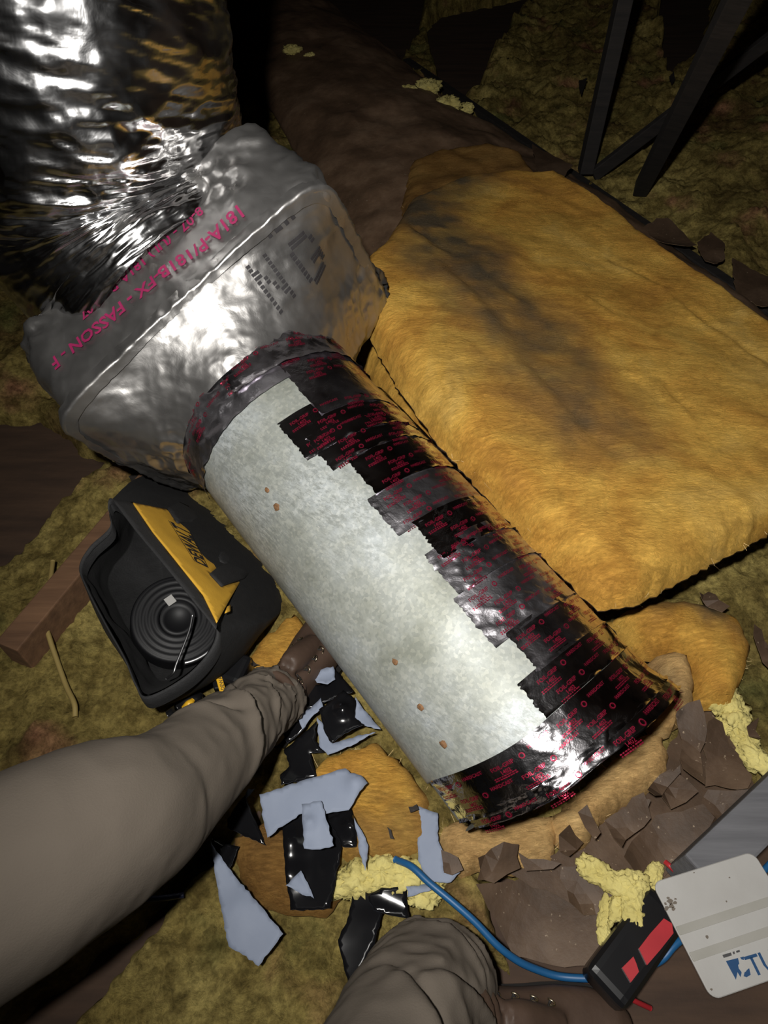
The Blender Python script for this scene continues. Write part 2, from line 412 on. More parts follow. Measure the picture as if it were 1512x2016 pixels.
def floor_h(x, y):
    p = xy3(x, y); lo = floor_low(x, y)
    wob = xy3(x, y)+.05*(np.stack([fbm(p, 9, 2, 40), fbm(p, 9, 2, 50), 0*x], -1)-.5)
    far = sstep(2.0, 4.0, y)
    h = lo+(.045*(.55-billow(wob, 5.5, 2, 1))+.06*(fbm(wob, 6, 2, 81)-.5))*(1+.6*far)+.016*(.5-billow(wob, 15, 2, 5))+.036*(fbm(wob, 17, 3, 83)-.5)+.022*(fbm(wob, 40, 3, 9)-.5)+.010*(vn(p*95, 4)-.5)+.006*(vn(p*190, 6)-.5)
    h = h+.10*sstep(.9, 2.2, x)*sstep(1.4, 2.6, y)
    q = np.stack([x, y], -1).reshape(-1, 2)
    qw = q+(.05*(np.stack([fbm(p, 14, 3, 60), fbm(p, 14, 3, 70)], -1)-.5)).reshape(-1, 2)
    m = np.zeros(len(q))
    for poly in BARE_XY:
        pa = np.array(poly); bb = (qw[:, 0] > pa[:, 0].min()-.1) & (qw[:, 0] < pa[:, 0].max()+.1) & (qw[:, 1] > pa[:, 1].min()-.1) & (qw[:, 1] < pa[:, 1].max()+.1)
        if bb.any():
            qq = qw[bb]; d = pdist(poly, qq)*np.where(inside(poly, qq), 1, -1); m[bb] = np.maximum(m[bb], sstep(-.02, .03, d))
    m = m.reshape(np.shape(x))
    return h*(1-m)-.10*m
def ground():
    tx = np.linspace(-1, 1, 620); ty = np.linspace(0, 1, 640)
    X = .1+2.0*tx*(.62+.38*np.abs(tx))*1.25; Y = -.55+6.6*(.34*ty+.66*ty**2.1)
    XX, YY = np.meshgrid(X, Y, indexing='ij'); ZZ = floor_h(XX, YY)
    o = mk('loose_insulation', np.stack([XX, YY, ZZ], -1).reshape(-1, 3), gridfaces(len(X), len(Y)), 'loose_fibreglass')
    tag(o, 'lumpy yellow loose-fill glass wool covering the attic floor', 'insulation', kind='stuff')
    v, f = box_vf((.1, 2.75, -.05), (1, 0, 0), (0, 1, 0), (0, 0, 1), 5.4, 6.7, .03)
    tag(mk('floor', v, f, 'dark_board', smooth=False), kind='structure')
ground()
def shell():
    for nm, c, sz in (('ceiling', (.1, 2.75, 2.42), (5.4, 6.7, .03)), ('wall_back', (.1, 6.12, 1.2), (5.4, .03, 2.5)), ('wall_left', (-2.6, 2.75, 1.2), (.03, 6.7, 2.5)), ('wall_right', (2.8, 2.75, 1.2), (.03, 6.7, 2.5))):
        v, f = box_vf(c, (1, 0, 0), (0, 1, 0), (0, 0, 1), *sz); tag(mk(nm, v, f, 'dark_board', smooth=False), kind='structure')
shell()

# joists, truss members (setting timbers seen between the fill)
def truss():
    j = beam('floor_joist', P(32, 1296, .075), P(420, 822, .075), .05, .09, 'joist_wood')
    tag(j, 'reddish brown wooden joist running under the black tool bag', 'joist')
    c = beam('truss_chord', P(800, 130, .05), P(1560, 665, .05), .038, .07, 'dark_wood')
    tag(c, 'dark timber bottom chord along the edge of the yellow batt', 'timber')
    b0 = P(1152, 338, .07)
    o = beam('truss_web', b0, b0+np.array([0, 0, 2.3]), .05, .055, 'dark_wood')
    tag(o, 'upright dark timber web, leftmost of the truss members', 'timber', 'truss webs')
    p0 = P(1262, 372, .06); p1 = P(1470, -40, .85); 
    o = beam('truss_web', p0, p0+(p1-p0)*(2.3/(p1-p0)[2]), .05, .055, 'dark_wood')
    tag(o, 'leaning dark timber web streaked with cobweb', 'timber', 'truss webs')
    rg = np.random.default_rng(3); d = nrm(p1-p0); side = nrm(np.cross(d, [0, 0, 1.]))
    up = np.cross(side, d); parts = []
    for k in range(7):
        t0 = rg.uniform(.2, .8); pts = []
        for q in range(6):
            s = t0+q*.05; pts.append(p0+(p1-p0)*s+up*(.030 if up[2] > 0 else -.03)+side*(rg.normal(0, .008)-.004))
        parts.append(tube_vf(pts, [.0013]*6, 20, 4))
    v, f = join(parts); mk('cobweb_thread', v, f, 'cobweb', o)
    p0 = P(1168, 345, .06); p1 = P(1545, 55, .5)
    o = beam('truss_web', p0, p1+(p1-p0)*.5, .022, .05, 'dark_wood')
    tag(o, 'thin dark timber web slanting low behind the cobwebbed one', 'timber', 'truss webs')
truss()

# ================================================================== GALVANISED PIPE
AX = nrm([.61142, -.77023, -.18143]); PO = np.array([.22285, .41021, .20953]); RP = .18
EU = nrm([-AX[1], AX[0], 0]); EV = np.cross(AX, EU)
def cyl(u, v, R=RP):
    d = ray(u, v); o = CP-PO; dd = d-AX*(d@AX); oo = o-AX*(o@AX)
    A = dd@dd; B = 2*dd@oo; c = oo@oo-R*R; t = (-B-math.sqrt(max(0, B*B-4*A*c)))/2/A; q = o+d*t
    return math.degrees(math.atan2(q@EV, q@EU)), q@AX
def cpt(th, s, R):  # th in degrees
    th = np.radians(th); s = np.asarray(s)
    return PO+AX*s[..., None]+(EU*np.cos(th)[..., None]+EV*np.sin(th)[..., None])*np.asarray(R)[..., None]

pipe = thing('galvanized_duct', PO+AX*.1-np.array([0, 0, .19]), 'round grey galvanized steel duct lying across the middle, patched with foil tape', 'duct')
def s_edge(th): return .014-.042*sstep(112, 190, th)
def pipe_body():
    th = np.linspace(-100, 260, 160, endpoint=False)
    s = np.concatenate([[-.86], np.linspace(-.84, -.008, 70), [-.003, -.0005, 0., .0005, .065]])
    off = np.concatenate([[0], np.zeros(70), [0, -.0006, -.002, -.0045, -.0045]])
    TH, S = np.meshgrid(th, s, indexing='ij'); O = np.broadcast_to(off, S.shape)
    S = S+s_edge(TH)*sstep(-.3, 0., S)
    p = cpt(TH, S, RP+0*S); d = .0022*(fbm(p, 5, 2, 8)-.5)*2
    v = cpt(TH, S, RP+O+d).reshape(-1, 3); f = gridfaces(len(th), len(s), True)
    mk('pipe_wall', v, f[:, ::-1], 'galvanized_steel', pipe)
    ring = cpt(np.linspace(0, 360, 64, endpoint=False), np.full(64, .055), np.full(64, RP-.005)); mk('end_cap', ring, [tuple(range(64))], 'galvanized_steel', pipe, smooth=False)
    rg = np.random.default_rng(5)
    for k, (u, v_) in enumerate([(526, 965), (545, 997), (778, 1303), (828, 1392), (873, 1465)]):
        t, s_ = cyl(u, v_); c = cpt(np.array(t), np.array(s_), np.array(RP)); n = nrm(c-PO-AX*((c-PO)@AX))
        e1 = AX; e2 = np.cross(n, e1); r0 = [.0042, .0055, .0048, .0050, .0050][k]; V = [c+n*.0022]; F = []
        m = 10
        for r_, hh in ((.55, .0022), (.8, .0016), (1., .0004)):
            for q in range(m):
                a = 2*math.pi*q/m; V.append(c+n*hh+(e1*math.cos(a)*1.2+e2*math.sin(a))*r0*r_*(1+.15*rg.normal()*(r_ > .9)))
        for q in range(m):
            F.append((0, 1+q, 1+(q+1) % m))
            for l in (0, 1): F.append((1+l*m+q, 1+(l+1)*m+q, 1+(l+1)*m+(q+1) % m, 1+l*m+(q+1) % m))
        mk('rusty_screw', V, F, 'rust', pipe)['label'] = 'rusty screw head'
pipe_body()

def crinkle(p, amp, seed):
    z = sstep(.45, .75, fbm(p, 7, 2, seed+31))
    return amp*(.25+.9*z)*(ridged(p, 34, 3, seed)-.5)*2+amp*.5*(ridged(p, 90, 2, seed+5)-.5)*z
def strip(thL, thR, s0, s1, layer, amp=.0011, skew=0., seed=1, text=True, jag=.6, flare=None, jagR=False, lift=.0, edge=None, tone=0, grow=0):
    nu = int(abs(thL-thR)/1.3)+4; nv = 26
    u = np.linspace(thL, thR, nu); v = np.linspace(0, 1, nv)
    rg = np.random.default_rng(seed); TH, V = np.meshgrid(u, v, indexing='ij')
    jl = rg.normal(0, jag*.45, nv); TH = TH+jl[None, :]*np.exp(-np.abs(TH-thL)/2.5)
    f_u = lambda th, vv: s0+(s1-s0)*vv*(1+grow*sstep(112, 72, th))+skew*(thL-th)/100.+(edge(th) if edge else 0)
    S = f_u(TH, V); off = .0009+.0007*layer+.45*max(0, amp-.001)
    def rad(th, s): return RP+off+(flare(th, s) if flare else 0)
    def surf(th, s): return cpt(th, s, rad(th, s))
    def dsp(p): return crinkle(p, amp, seed)
    P3 = displaced(surf, TH, S, dsp, 1)
    n_ = P3-PO-(((P3-PO)@AX)[..., None]*AX)
    rr = np.linalg.norm(n_, axis=-1); low = np.maximum(rr, rad(TH, S)-.0008); P3 = P3+n_/rr[..., None]*(low-rr)[..., None]
    # torn end lifts a little
    tear = np.exp(-np.abs(TH-thL)/1.6)*(lift+.0012*np.abs(rg.normal(0, 1, nv))[None, :]); P3 = P3+n_/rr[..., None]*tear[..., None]
    el = np.exp(-(1-V)/.05)*(.0012+.0050*np.clip(fbm(P3, 60, 2, seed)-.45, 0, 1)*2); P3 = P3+n_/rr[..., None]*el[..., None]
    o = mk('foil_tape', P3.reshape(-1, 3), gridfaces(nu, nv), ['tape_foil', 'tape_foil_mid', 'tape_foil_dull'][tone], pipe)
    if text:
        parts = []; W = abs(s1-s0); sg = -1 if thR < thL else 1
        deg = 180/math.pi/RP
        def put(tv, tf, x0, y0):  # x along the tape, y across it
            th = thL+sg*(x0+tv[:, 0])*deg; s = f_u(th, (y0-tv[:, 1])/W)
            q = displaced(surf, th, s, lambda p: crinkle(p, amp, seed)+.0011, 1)
            nn = q-PO-((q-PO)@AX)[:, None]*AX; r_ = np.linalg.norm(nn, axis=1)
            q = q+nn/r_[:, None]*(np.maximum(r_, rad(th, s)+.0005)-r_)[:, None]
            parts.append((q, tf))
        span = abs(thL-thR)/deg
        for row, (yy, ph) in enumerate(((.018, .006+.02*rg.random()), (.042, .03+.02*rg.random()), (.066, .012+.02*rg.random()))):
            if yy > W-.004: continue
            x = ph
            while x < span-.06:
                a = text2d('FOIL-GRIP', .0076); put(*a, x, yy); wdt = a[0][:, 0].max()
                b = text2d('1402', .0076); put(*b, x+wdt*.3, yy+.0075)
                for k in range(2):  # line of tiny print
                    n = 9; bars = []; bf = []
                    for q in range(n):
                        x0 = q*wdt/n; x1 = x0+wdt/n*rg.uniform(.5, .9); i = len(bars)
                        bars += [(x0, 0), (x1, 0), (x1, .0015), (x0, .0015)]; bf.append((i, i+1, i+2, i+3))
                    put(np.array(bars), bf, x-.004, yy+.0100+.0026*k)
                m = 12; ring = []; rf = []
                for q in range(m):
                    an = 2*math.pi*q/m
                    for r_ in (.0026, .0040): ring.append((r_*math.cos(an), r_*math.sin(an)))
                for q in range(m): rf.append((2*q, 2*q+1, 2*((q+1) % m)+1, 2*((q+1) % m)))
                put(np.array(ring), rf, x+wdt+.012, yy-.002)
                c = text2d('HARDCAST', .0064); put(*c, x+wdt+.024, yy-.004)
                x += wdt+.024+c[0][:, 0].max()+.012
        if parts:
            v_, f_ = join(parts); mk('printed_lettering', v_, f_, 'print_red', o)
    return o
# torn left ends of the tape strips, as seen on the pipe: upper and lower corner
STR = [((560, 690), (602, 838), 2, .0026, .012), ((538, 845), (620, 900), 3, .0007, .016), ((598, 868), (662, 926), 4, .0012, .006), ((690, 905), (735, 980), 5, .0012, .006),
    ((725, 985), (784, 1060), 4, .0014, .008), ((815, 1030), (868, 1108), 6, .0016, .006), ((832, 1098), (905, 1172), 5, .0026, .006), ((897, 1178), (970, 1282), 4, .0024, .004),
    ((1000, 1245), (1052, 1330), 6, .0020, .004), ((1018, 1348), (1075, 1414), 7, .0012, .0)]
cA, cB = cyl(360, 850), cyl(500, 785)
strip(196, 92, cA[1]-.03, cB[1], 1, .0045, .006, seed=11, jag=.3, tone=2)
strip(120, -50, cA[1]-.045, cA[1]+.060, 1.6, .0085, .01, seed=10, jag=.3, tone=1)
for k, (pa, pb, l, am, sk) in enumerate(STR):
    ta, tb = cyl(*pa), cyl(*pb)
    strip((ta[0]+tb[0])/2, -50, ta[1], tb[1], l, am, sk, seed=12+k, jag=.8, lift=.0008, tone=[1, 0, 0, 0, 2, 0, 2, 2, 1, 0][k])
def flare(th, s):
    wgt = sstep(112, 60, th); return .016*wgt*sstep(.02, .10, s)
strip(173, -60, -.004, .062, 2, .0040, .0, seed=41, jag=.5, flare=flare, edge=s_edge)
strip(165, -60, .052, .074, 3, .0040, .0, seed=42, jag=.8, flare=flare, edge=lambda th: s_edge(th)+.0*th, grow=.35)
# long foil band down the side that faces the batt
strip(62, -45, -.70, .0, .2, .0009, 0, seed=51, jag=.3)
def flap():   # foil edge that leaves the pipe and slopes down towards the batt
    s = np.linspace(-.66, .06, 120); t = np.linspace(0, 1, 14); S, T = np.meshgrid(s, t, indexing='ij')
    p = cpt(np.full_like(S, 8.), S, np.full_like(S, RP+.001))
    out = nrm(EU*.80-EV*.62)
    p = p+out*(T*.075)[..., None]+EV*(.010*np.sin(np.pi*T))[..., None]
    p = p+EV*(.010*(fbm(p, 11, 3, 4)-.5)+.004*(ridged(p, 40, 2, 8)-.5))[..., None]
    o = mk('foil_flap', p.reshape(-1, 3), gridfaces(120, 14), 'tape_foil', pipe); o['label'] = 'creased foil edge reflecting the yellow batt'
flap()

# ================================================================== FOIL BOX (square to round)
S_R = -.825; RC = PO+AX*S_R
A_ = on_plane(112, 832, RC, AX); B_ = on_plane(632, 352, RC, AX)
E1 = nrm(B_-A_); E2 = np.cross(AX, E1); E2 = E2 if E2[2] < 0 else -E2
BW = np.linalg.norm(B_-A_)+.012; BH = .43
BC = (A_+B_)/2+E2*(BH/2-.004)
def sup(ph, wd, ht, n): return (np.abs(np.cos(ph)/(wd/2))**n+np.abs(np.sin(ph)/(ht/2))**n)**(-1./n)
def ridge_pt(ph, n=9.): r = sup(ph, BW, BH, n); return BC+r[..., None]*(np.cos(ph)[..., None]*E1+np.sin(ph)[..., None]*E2)
COLC = PO+AX*(-.715)
def front_s(ph, t):
    a = ridge_pt(ph); c = COLC+(RP+.006)*(np.cos(ph)[..., None]*E1+np.sin(ph)[..., None]*E2)
    tt = np.asarray(t)[..., None]; k = tt
    ax = np.clip(tt, 0, 1)**1.6
    p = a*(1-k)+c*k; pl = p-AX*((p-BC)@AX)[..., None]
    return pl+AX*(((COLC-BC)@AX)*(.30*np.clip(tt, -.1, 1)+.70*ax))
box = thing('foil_duct_box', BC-np.array([0, 0, .3]), 'silver foil covered square box joining the flexible duct to the grey pipe', 'duct')
def box_disp(p, amp=1.):
    z = .3+1.1*sstep(.4, .65, fbm(p, 6, 2, 55))
    return amp*(.007*(fbm(p, 7, 2, 3)-.5)*2+z*(.013*(ridged(p, 9, 2, 21)-.6)+.009*(ridged(p, 22, 2, 33)-.5)+.003*(ridged(p, 60, 2, 35)-.5)))
FR = .255
def nrm_rows(a): return a/np.linalg.norm(a, axis=-1, keepdims=True)
FPATH = [BC-AX*.02, BC-AX*.17+np.array([0, 0, .01]), np.array([-.51, 1.28, .60]), np.array([-.52, 1.31, .90]), np.array([-.47, 1.41, 1.30]), np.array([-.42, 1.50, 1.75])]
FN = 460
FCL = catmull(FPATH, FN); FT = nrm_rows(np.gradient(FCL, axis=0)); _s = E1; FS = []
for _k in range(FN): _s = nrm(_s-FT[_k]*(_s@FT[_k])); FS.append(_s)
FS = np.array(FS); FNN = np.cross(FT, FS); FNN = FNN if FNN[0]@E2 > 0 else -FNN      # FNN follows E2 (the outer side of the bend)
FRAD = catmull(np.array([.20, .238, .268, .262, .25, .25])[:, None]*np.ones((1, 3)), FN)[:, 0]
KQ = int(FN*.315)
def rear_s(ph, t):
    a = ridge_pt(ph); tt = np.asarray(t)[..., None]
    c = FCL[KQ]+(FRAD[KQ]+.004)*(np.cos(ph)[..., None]*FS[KQ]+np.sin(ph)[..., None]*FNN[KQ])
    body = a-AX*(.20*np.clip(tt/.6, 0, 1))
    k = sstep(.42, 1., tt); return body*(1-k)+c*k
def build_box():
    ph = np.linspace(0, 2*np.pi, 320, endpoint=False)
    t = np.linspace(0, 1, 60); PH, T = np.meshgrid(ph, t, indexing='ij')
    v = displaced(front_s, PH, T, lambda p: box_disp(p, 1.0)*1.0, -1)
    s = (v-RC)@AX; mk('front_panel', v.reshape(-1, 3), gridfaces(len(ph), len(t), True), 'box_foil', box)
    t = np.linspace(0, 1, 80); PH, T = np.meshgrid(ph, t, indexing='ij')
    v = displaced(rear_s, PH, T, lambda p: box_disp(p, 1.8), 1)
    mk('rear_wrap', v.reshape(-1, 3), gridfaces(len(ph), len(t), True)[:, ::-1], 'box_foil', box)
    # raised foil seam along the ridge
    q = ridge_pt(ph); ax = np.linspace(-1, 1, 9); V = []
    for k in ax:
        off = .022*abs(k); base = front_s(ph, np.full_like(ph, abs(k)*.13)) if k > 0 else rear_s(ph, np.full_like(ph, abs(k)*.065))
        out = nrm_rows(base-BC); V.append(base+out*(.006+.004*(ridged(base, 40, 2, 5)-.5)*2+.003*(1-abs(k)))[..., None])
    V = np.stack(V, 1); mk('seam_tape', V.reshape(-1, 3), gridfaces(len(ph), len(ax), True)[:, ::-1], 'box_foil', box)
build_box()
def box_print(parent, mat, items):
    for st, size, x0, t0, rot, bold in items:
        tv, tf = text2d(st, size, bold); c, sn = math.cos(rot), math.sin(rot)
        x = x0-(tv[:, 0]*c-tv[:, 1]*sn); yy = tv[:, 0]*sn+tv[:, 1]*c
        ph = np.arctan2(np.full_like(x, -BH/2), x); t = t0-yy/.33
        q = displaced(rear_s, ph, np.clip(t, .02, .98), lambda p: box_disp(p, 1.8)+.0045, 1); mk('printed_lettering', q, tf, mat, parent)
rear = [o for o in box.children if o.name.startswith('rear_wrap')][0]
frontp = [o for o in box.children if o.name.startswith('front_panel')][0]
box_print(rear, 'print_magenta', [('181A-P/181B-FX - FASSON - F', .033, .165, .185, -.11, .024), ('8-07 - (UL) 181A-P - 8-07', .026, .12, .36, -.06, .024)])
def front_print(items, mat):
    parts = []
    for pts2, fc in items:
        x, y = pts2[:, 0], pts2[:, 1]  # E1/E2 plane coordinates about BC
        ph = np.arctan2(y, x); r = np.hypot(x, y); ra = sup(ph, BW, BH, 9.)
        cc = (COLC-BC)-AX*((COLC-BC)@AX); ox, oy = cc@E1, cc@E2
        # solve t so that the lofted point has this radius
        t = np.zeros_like(r)
        for _ in range(12):
            p = front_s(ph, t)-BC; ex, ey = p@E1, p@E2
            e = np.hypot(x, y)-np.hypot(ex, ey); t = np.clip(t-e/.12*.5, 0, 1)
            ph = ph+(np.arctan2(y, x)-np.arctan2(ey, ex))*.8
        q = displaced(front_s, ph, t, lambda p: box_disp(p, 1.0)-.0, -1)
        nn = displaced(front_s, ph, t, lambda p: box_disp(p, 1.0)+.0015, -1); parts.append((nn, fc))
    for v, f in parts: mk('printed_lettering', v, f, mat, frontp)['kind'] = 'stuff'
def dots(bitmap, pu, pv, du, dv, size):
    V = []; F = []
    for j, row in enumerate(bitmap):
        for i, ch in enumerate(row):
            if ch == '#':
                for k in range(4):  # each printed dot is a few short dashes
                    a = on_plane(pu[0]+du[0]*(i+.25*(k % 2)*2)+dv[0]*(j+.5*(k//2)), pu[1]+du[1]*(i+.25*(k % 2)*2)+dv[1]*(j+.5*(k//2)), RC+AX*.03, AX)-BC
                    b = len(V); x, y = a@E1, a@E2; s = size
                    V += [(x-s, y-s), (x+s, y-s), (x+s, y+s), (x-s, y+s)]; F.append((b, b+1, b+2, b+3))
    return np.array(V), F
G = ['.####.', '#....#', '#.....', '#..###', '#....#', '.####.']; N_ = ['#....#', '##...#', '#.#..#', '#..#.#', '#...##', '#....#']
def dm(bm, org, du, dv, sz=.0019): return dots(bm, org, None, du, dv, sz)
front_print([dm(G, (568, 492), (8.0, -6.0), (5.5, 9.5), .0023), dm(N_, (496, 537), (6.5, -4.8), (4.6, 8.2)), dm(['#.##.#.#'], (545, 480), (6.5, -5.2), (3, 4))], 'print_black')

# ================================================================== FLEXIBLE DUCT
def flex():
    n, m = FN, 300; c = FCL; k0 = int(FN*.24)
    L = np.concatenate([[0], np.cumsum(np.linalg.norm(np.diff(c, axis=0), axis=1))]); L = L-L[KQ]
    th = np.linspace(0, 2*np.pi, m, endpoint=False); TH, LL = np.meshgrid(th, L, indexing='ij')
    q = np.stack([np.cos(TH)*1.3, np.sin(TH)*1.3, LL*15+.9*np.cos(TH-.3)], -1)      # wrinkles run round the duct
    q2 = np.stack([np.cos(TH)*3.2, np.sin(TH)*3.2, LL*40+2*np.cos(TH-.3)], -1)
    q3 = np.stack([np.cos(TH)*9, np.sin(TH)*9, LL*75+4*np.cos(TH-.3)], -1)
    d = .020*(ridged(q, 1.0, 3, 7)-.55)+.009*(ridged(q2, 1.0, 2, 9)-.5)+.0035*(ridged(q3, 1.0, 2, 19)-.5)
    d = d*(.30+1.1*fbm(np.stack([np.cos(TH), np.sin(TH), LL*3], -1), 1.6, 2, 77))
    dth = (TH+.9+np.pi) % (2*np.pi)-np.pi
    gather = np.exp(-(dth/.55)**2)*np.exp(-((LL-.10)/.16)**2)      # cinched in on the right flank
    r = FRAD[None]-.05*gather+d*(1+1.0*gather)
    v = c[None]+FS[None]*(np.cos(TH)*r)[..., None]+FNN[None]*(np.sin(TH)*r)[..., None]
    v = v[:, k0:]; n = n-k0
    root = thing('flexible_duct', c[KQ]-np.array([0, 0, FR]), 'wrinkled shiny silver flexible duct filling the upper left corner', 'duct')
    mk('foil_jacket', v.reshape(-1, 3), gridfaces(m, n, True), 'flex_foil', root)
flex()

# ================================================================== KRAFT MOUND AND BATTS
def batt(name, px, z, thick, mat, label, sp=.014, rnd=.05, seed=0, relief=.012, zfn=None, dirt=None, jag=.002, cat='insulation', group=None, back='kraft_paper_dim', fibres=0, zpx=None, fit=False, creases=()):
    poly = [P(u, v, z)[:2] for u, v in px] if zpx is None else [P(u, v, zz)[:2] for (u, v), zz in zip(px, zpx)]
    if fit:
        poly = []
        for u, v in px:
            zz = z
            for _ in range(25):
                q = P(u, v, zz); zz = .5*zz+.5*(float(zfn(np.array(q[0]), np.array(q[1])))+thick*.55)
            poly.append(P(u, v, zz)[:2])
    V, F, bd, out = polymesh(poly, sp, jag, seed); d = pdist(out, V); p3 = xy3(V[:, 0], V[:, 1])
    base = zfn(V[:, 0], V[:, 1]) if zfn else np.full(len(V), z-thick)
    pr = np.sqrt(np.clip(1-(1-np.clip(d/rnd, 0, 1))**2, 0, 1))
    cr = 0
    for (ca, cb, dep, wid) in creases:
        qa, qb = (P(*ca, z)[:2] for ca in (ca, cb)); ab = qb-qa; tt = np.clip(((V-qa)@ab)/(ab@ab), 0, 1); w_ = V-(qa+tt[:, None]*ab)+.02*(fbm(p3, 12, 2, 5)-.5)[:, None]
        sd = (w_[:, 0]*ab[1]-w_[:, 1]*ab[0])/np.linalg.norm(ab); dd = np.hypot(*w_.T); fade = np.sin(np.pi*np.clip(.06+.88*tt, 0, 1))
        cr = cr+fade*dep*(-np.exp(-(dd/wid)**2)+.8*np.exp(-((dd-1.9*wid)/(1.3*wid))**2)*(sd > 0))
    top = base+.004+thick*pr+cr*pr+relief*(fbm(p3, 6, 3, seed)-.5)*2*pr+relief*.28*(ridged(np.stack([(p3@EU)*2.6, (p3@AX)*.9, p3[:, 2]], -1), 6, 2, seed+2)-.5)*2*pr+.002*(vn(p3*110, seed)-.5)
    v, f, mi = slab_vf(V, F, bd, top, base, 0, 1)
    dv = dirt(V, p3) if dirt else np.zeros(len(V))
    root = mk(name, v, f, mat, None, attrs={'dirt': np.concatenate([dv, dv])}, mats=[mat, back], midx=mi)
    tag(root, label, cat, group)
    if fibres:
        rg = np.random.default_rng(seed+3); idx = rg.choice(len(bd), fibres); rt = []; dr = []
        cen = V.mean(0)
        for i in idx:
            a = V[bd[i][0]]; b = V[bd[i][1]]; e = b-a; nn = np.array([e[1], -e[0]])/(np.linalg.norm(e)+1e-9)
            rt.append([*(a-nn*.012), top[bd[i][0]]+.55*thick*0+.6*thick*.3]); dr.append([nn[0], nn[1], .5])
        fur('loose_fibre', rt, dr, .022, root, seed=seed+9)
    return root

def mound():
    L = [P(u, v, .09) for u, v in [(1215, 1205), (1050, 1040), (905, 880), (765, 660), (690, 520), (600, 330), (480, 130), (420, 0), (380, -80)]]
    Rr = [P(u, v, .05) for u, v in [(1680, 800), (1512, 640), (1330, 505), (1150, 372), (1020, 292), (900, 222), (780, 120), (690, 50), (600, -40)]]
    n, m = 150, 90; l = catmull(L, n); r = catmull(Rr, n); t = np.linspace(0, 1, m)
    v = l[:, None]*(1-t)[None, :, None]+r[:, None]*t[None, :, None]
    hh = .135*(1-.1*np.linspace(0, 1, n)); v[..., 2] += hh[:, None]*np.sqrt(np.clip(np.sin(np.pi*np.clip(t*1.02-.01, 0, 1)), 0, 1))[None]
    v[..., 2] += .022*(fbm(v, 6, 3, 5)-.5)*2+.010*(ridged(v, 12, 3, 6)-.5)
    top = v.reshape(-1, 3); f = gridfaces(n, m)
    o = mk('kraft_faced_blanket', top, f, 'kraft_paper_lit')
    tag(o, 'brown kraft paper blanket sloping up behind the foil box and yellow batt', 'insulation')
    # white overspray patches and a small torn hole, lying on the paper
    from mathutils.bvhtree import BVHTree
    tr = BVHTree.FromPolygons([Vector(q) for q in top], [tuple(int(i) for i in q) for q in f])
    rg = np.random.default_rng(2)
    def decal(name, cu, cv, ru, rv, ang, mat, lift, blot):
        m, k = 26, 5; V = []; F = []
        for i in range(k+1):
            for q in range(m):
                a = 2*math.pi*q/m; rr = i/k*(1+blot*(vn(np.array([math.cos(a)*2, math.sin(a)*2, cu*.1]), 3)-.5)*2)
                x, y = ru*rr*math.cos(a), rv*rr*math.sin(a); u = cu+x*math.cos(ang)-y*math.sin(ang); v_ = cv+x*math.sin(ang)+y*math.cos(ang)
                h = tr.ray_cast(Vector(CP), Vector(nrm(ray(u, v_)))); V.append(np.array(h[0])+np.array(h[1])*lift*np.sign(h[1].z) if h[0] else P(u, v_, .15))
        for i in range(k):
            for q in range(m): F.append((i*m+q, i*m+(q+1) % m, (i+1)*m+(q+1) % m, (i+1)*m+q))
        return mk(name, V, F, mat, o)
    decal('paint_overspray', 655, 272, 26, 44, .3, 'paint_dust', .0015, .5)
    decal('paint_overspray', 612, 232, 22, 52, .5, 'paint_dust', .0015, .7)
    decal('torn_hole', 652, 256, 22, 8, -.1, 'print_black', .003, .6)
    sol = o.modifiers.new('thick', 'SOLIDIFY'); sol.thickness = .006; sol.offset = -1
    return o
mound()
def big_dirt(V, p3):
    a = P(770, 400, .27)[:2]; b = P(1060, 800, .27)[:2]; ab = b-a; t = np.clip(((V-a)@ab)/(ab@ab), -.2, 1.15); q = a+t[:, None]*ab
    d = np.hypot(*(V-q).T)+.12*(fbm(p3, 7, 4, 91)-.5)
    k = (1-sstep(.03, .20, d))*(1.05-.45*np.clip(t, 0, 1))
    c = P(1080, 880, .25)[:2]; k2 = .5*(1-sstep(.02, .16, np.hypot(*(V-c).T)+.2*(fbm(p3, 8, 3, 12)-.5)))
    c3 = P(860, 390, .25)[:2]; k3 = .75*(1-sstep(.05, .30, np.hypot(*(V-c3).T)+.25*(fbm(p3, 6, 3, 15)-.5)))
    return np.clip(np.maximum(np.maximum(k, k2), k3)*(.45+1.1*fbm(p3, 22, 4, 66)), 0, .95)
def ZB(x, y):
    e = (x-PO[0])*EU[0]+(y-PO[1])*EU[1]; t = -((x-PO[0])*AX[0]+(y-PO[1])*AX[1])
    return .275+.05*np.clip(t, 0, .8)-.085*sstep(.30, 1.1, e)
batt('insulation_batt', [(1190, 1174), (1090, 1082), (1000, 990), (872, 852), (790, 742), (742, 662), (708, 592), (699, 536), (756, 482), (800, 405), (900, 362), (1010, 350), (1100, 350), (1162, 392), (1222, 425), (1262, 470), (1305, 500), (1400, 562), (1512, 648), (1660, 790), (1680, 940), (1512, 1036), (1372, 1110), (1262, 1166)],
     .27, .085, 'batt_yellow', 'large thick yellow glass wool batt laid beside the grey duct', sp=.0115, rnd=.055, seed=4, relief=.011, creases=[((1085, 365), (1240, 455), .007, .010), ((1180, 530), (1330, 605), .006, .010), ((1300, 600), (1540, 760), .008, .012), ((1260, 790), (1370, 890), .006, .010), ((840, 560), (1010, 760), .005, .014), ((1140, 620), (1220, 680), .005, .008), ((1000, 760), (1180, 980), .005, .012), ((790, 500), (900, 600), .006, .012)], zfn=ZB, dirt=big_dirt, fibres=120, fit=True)
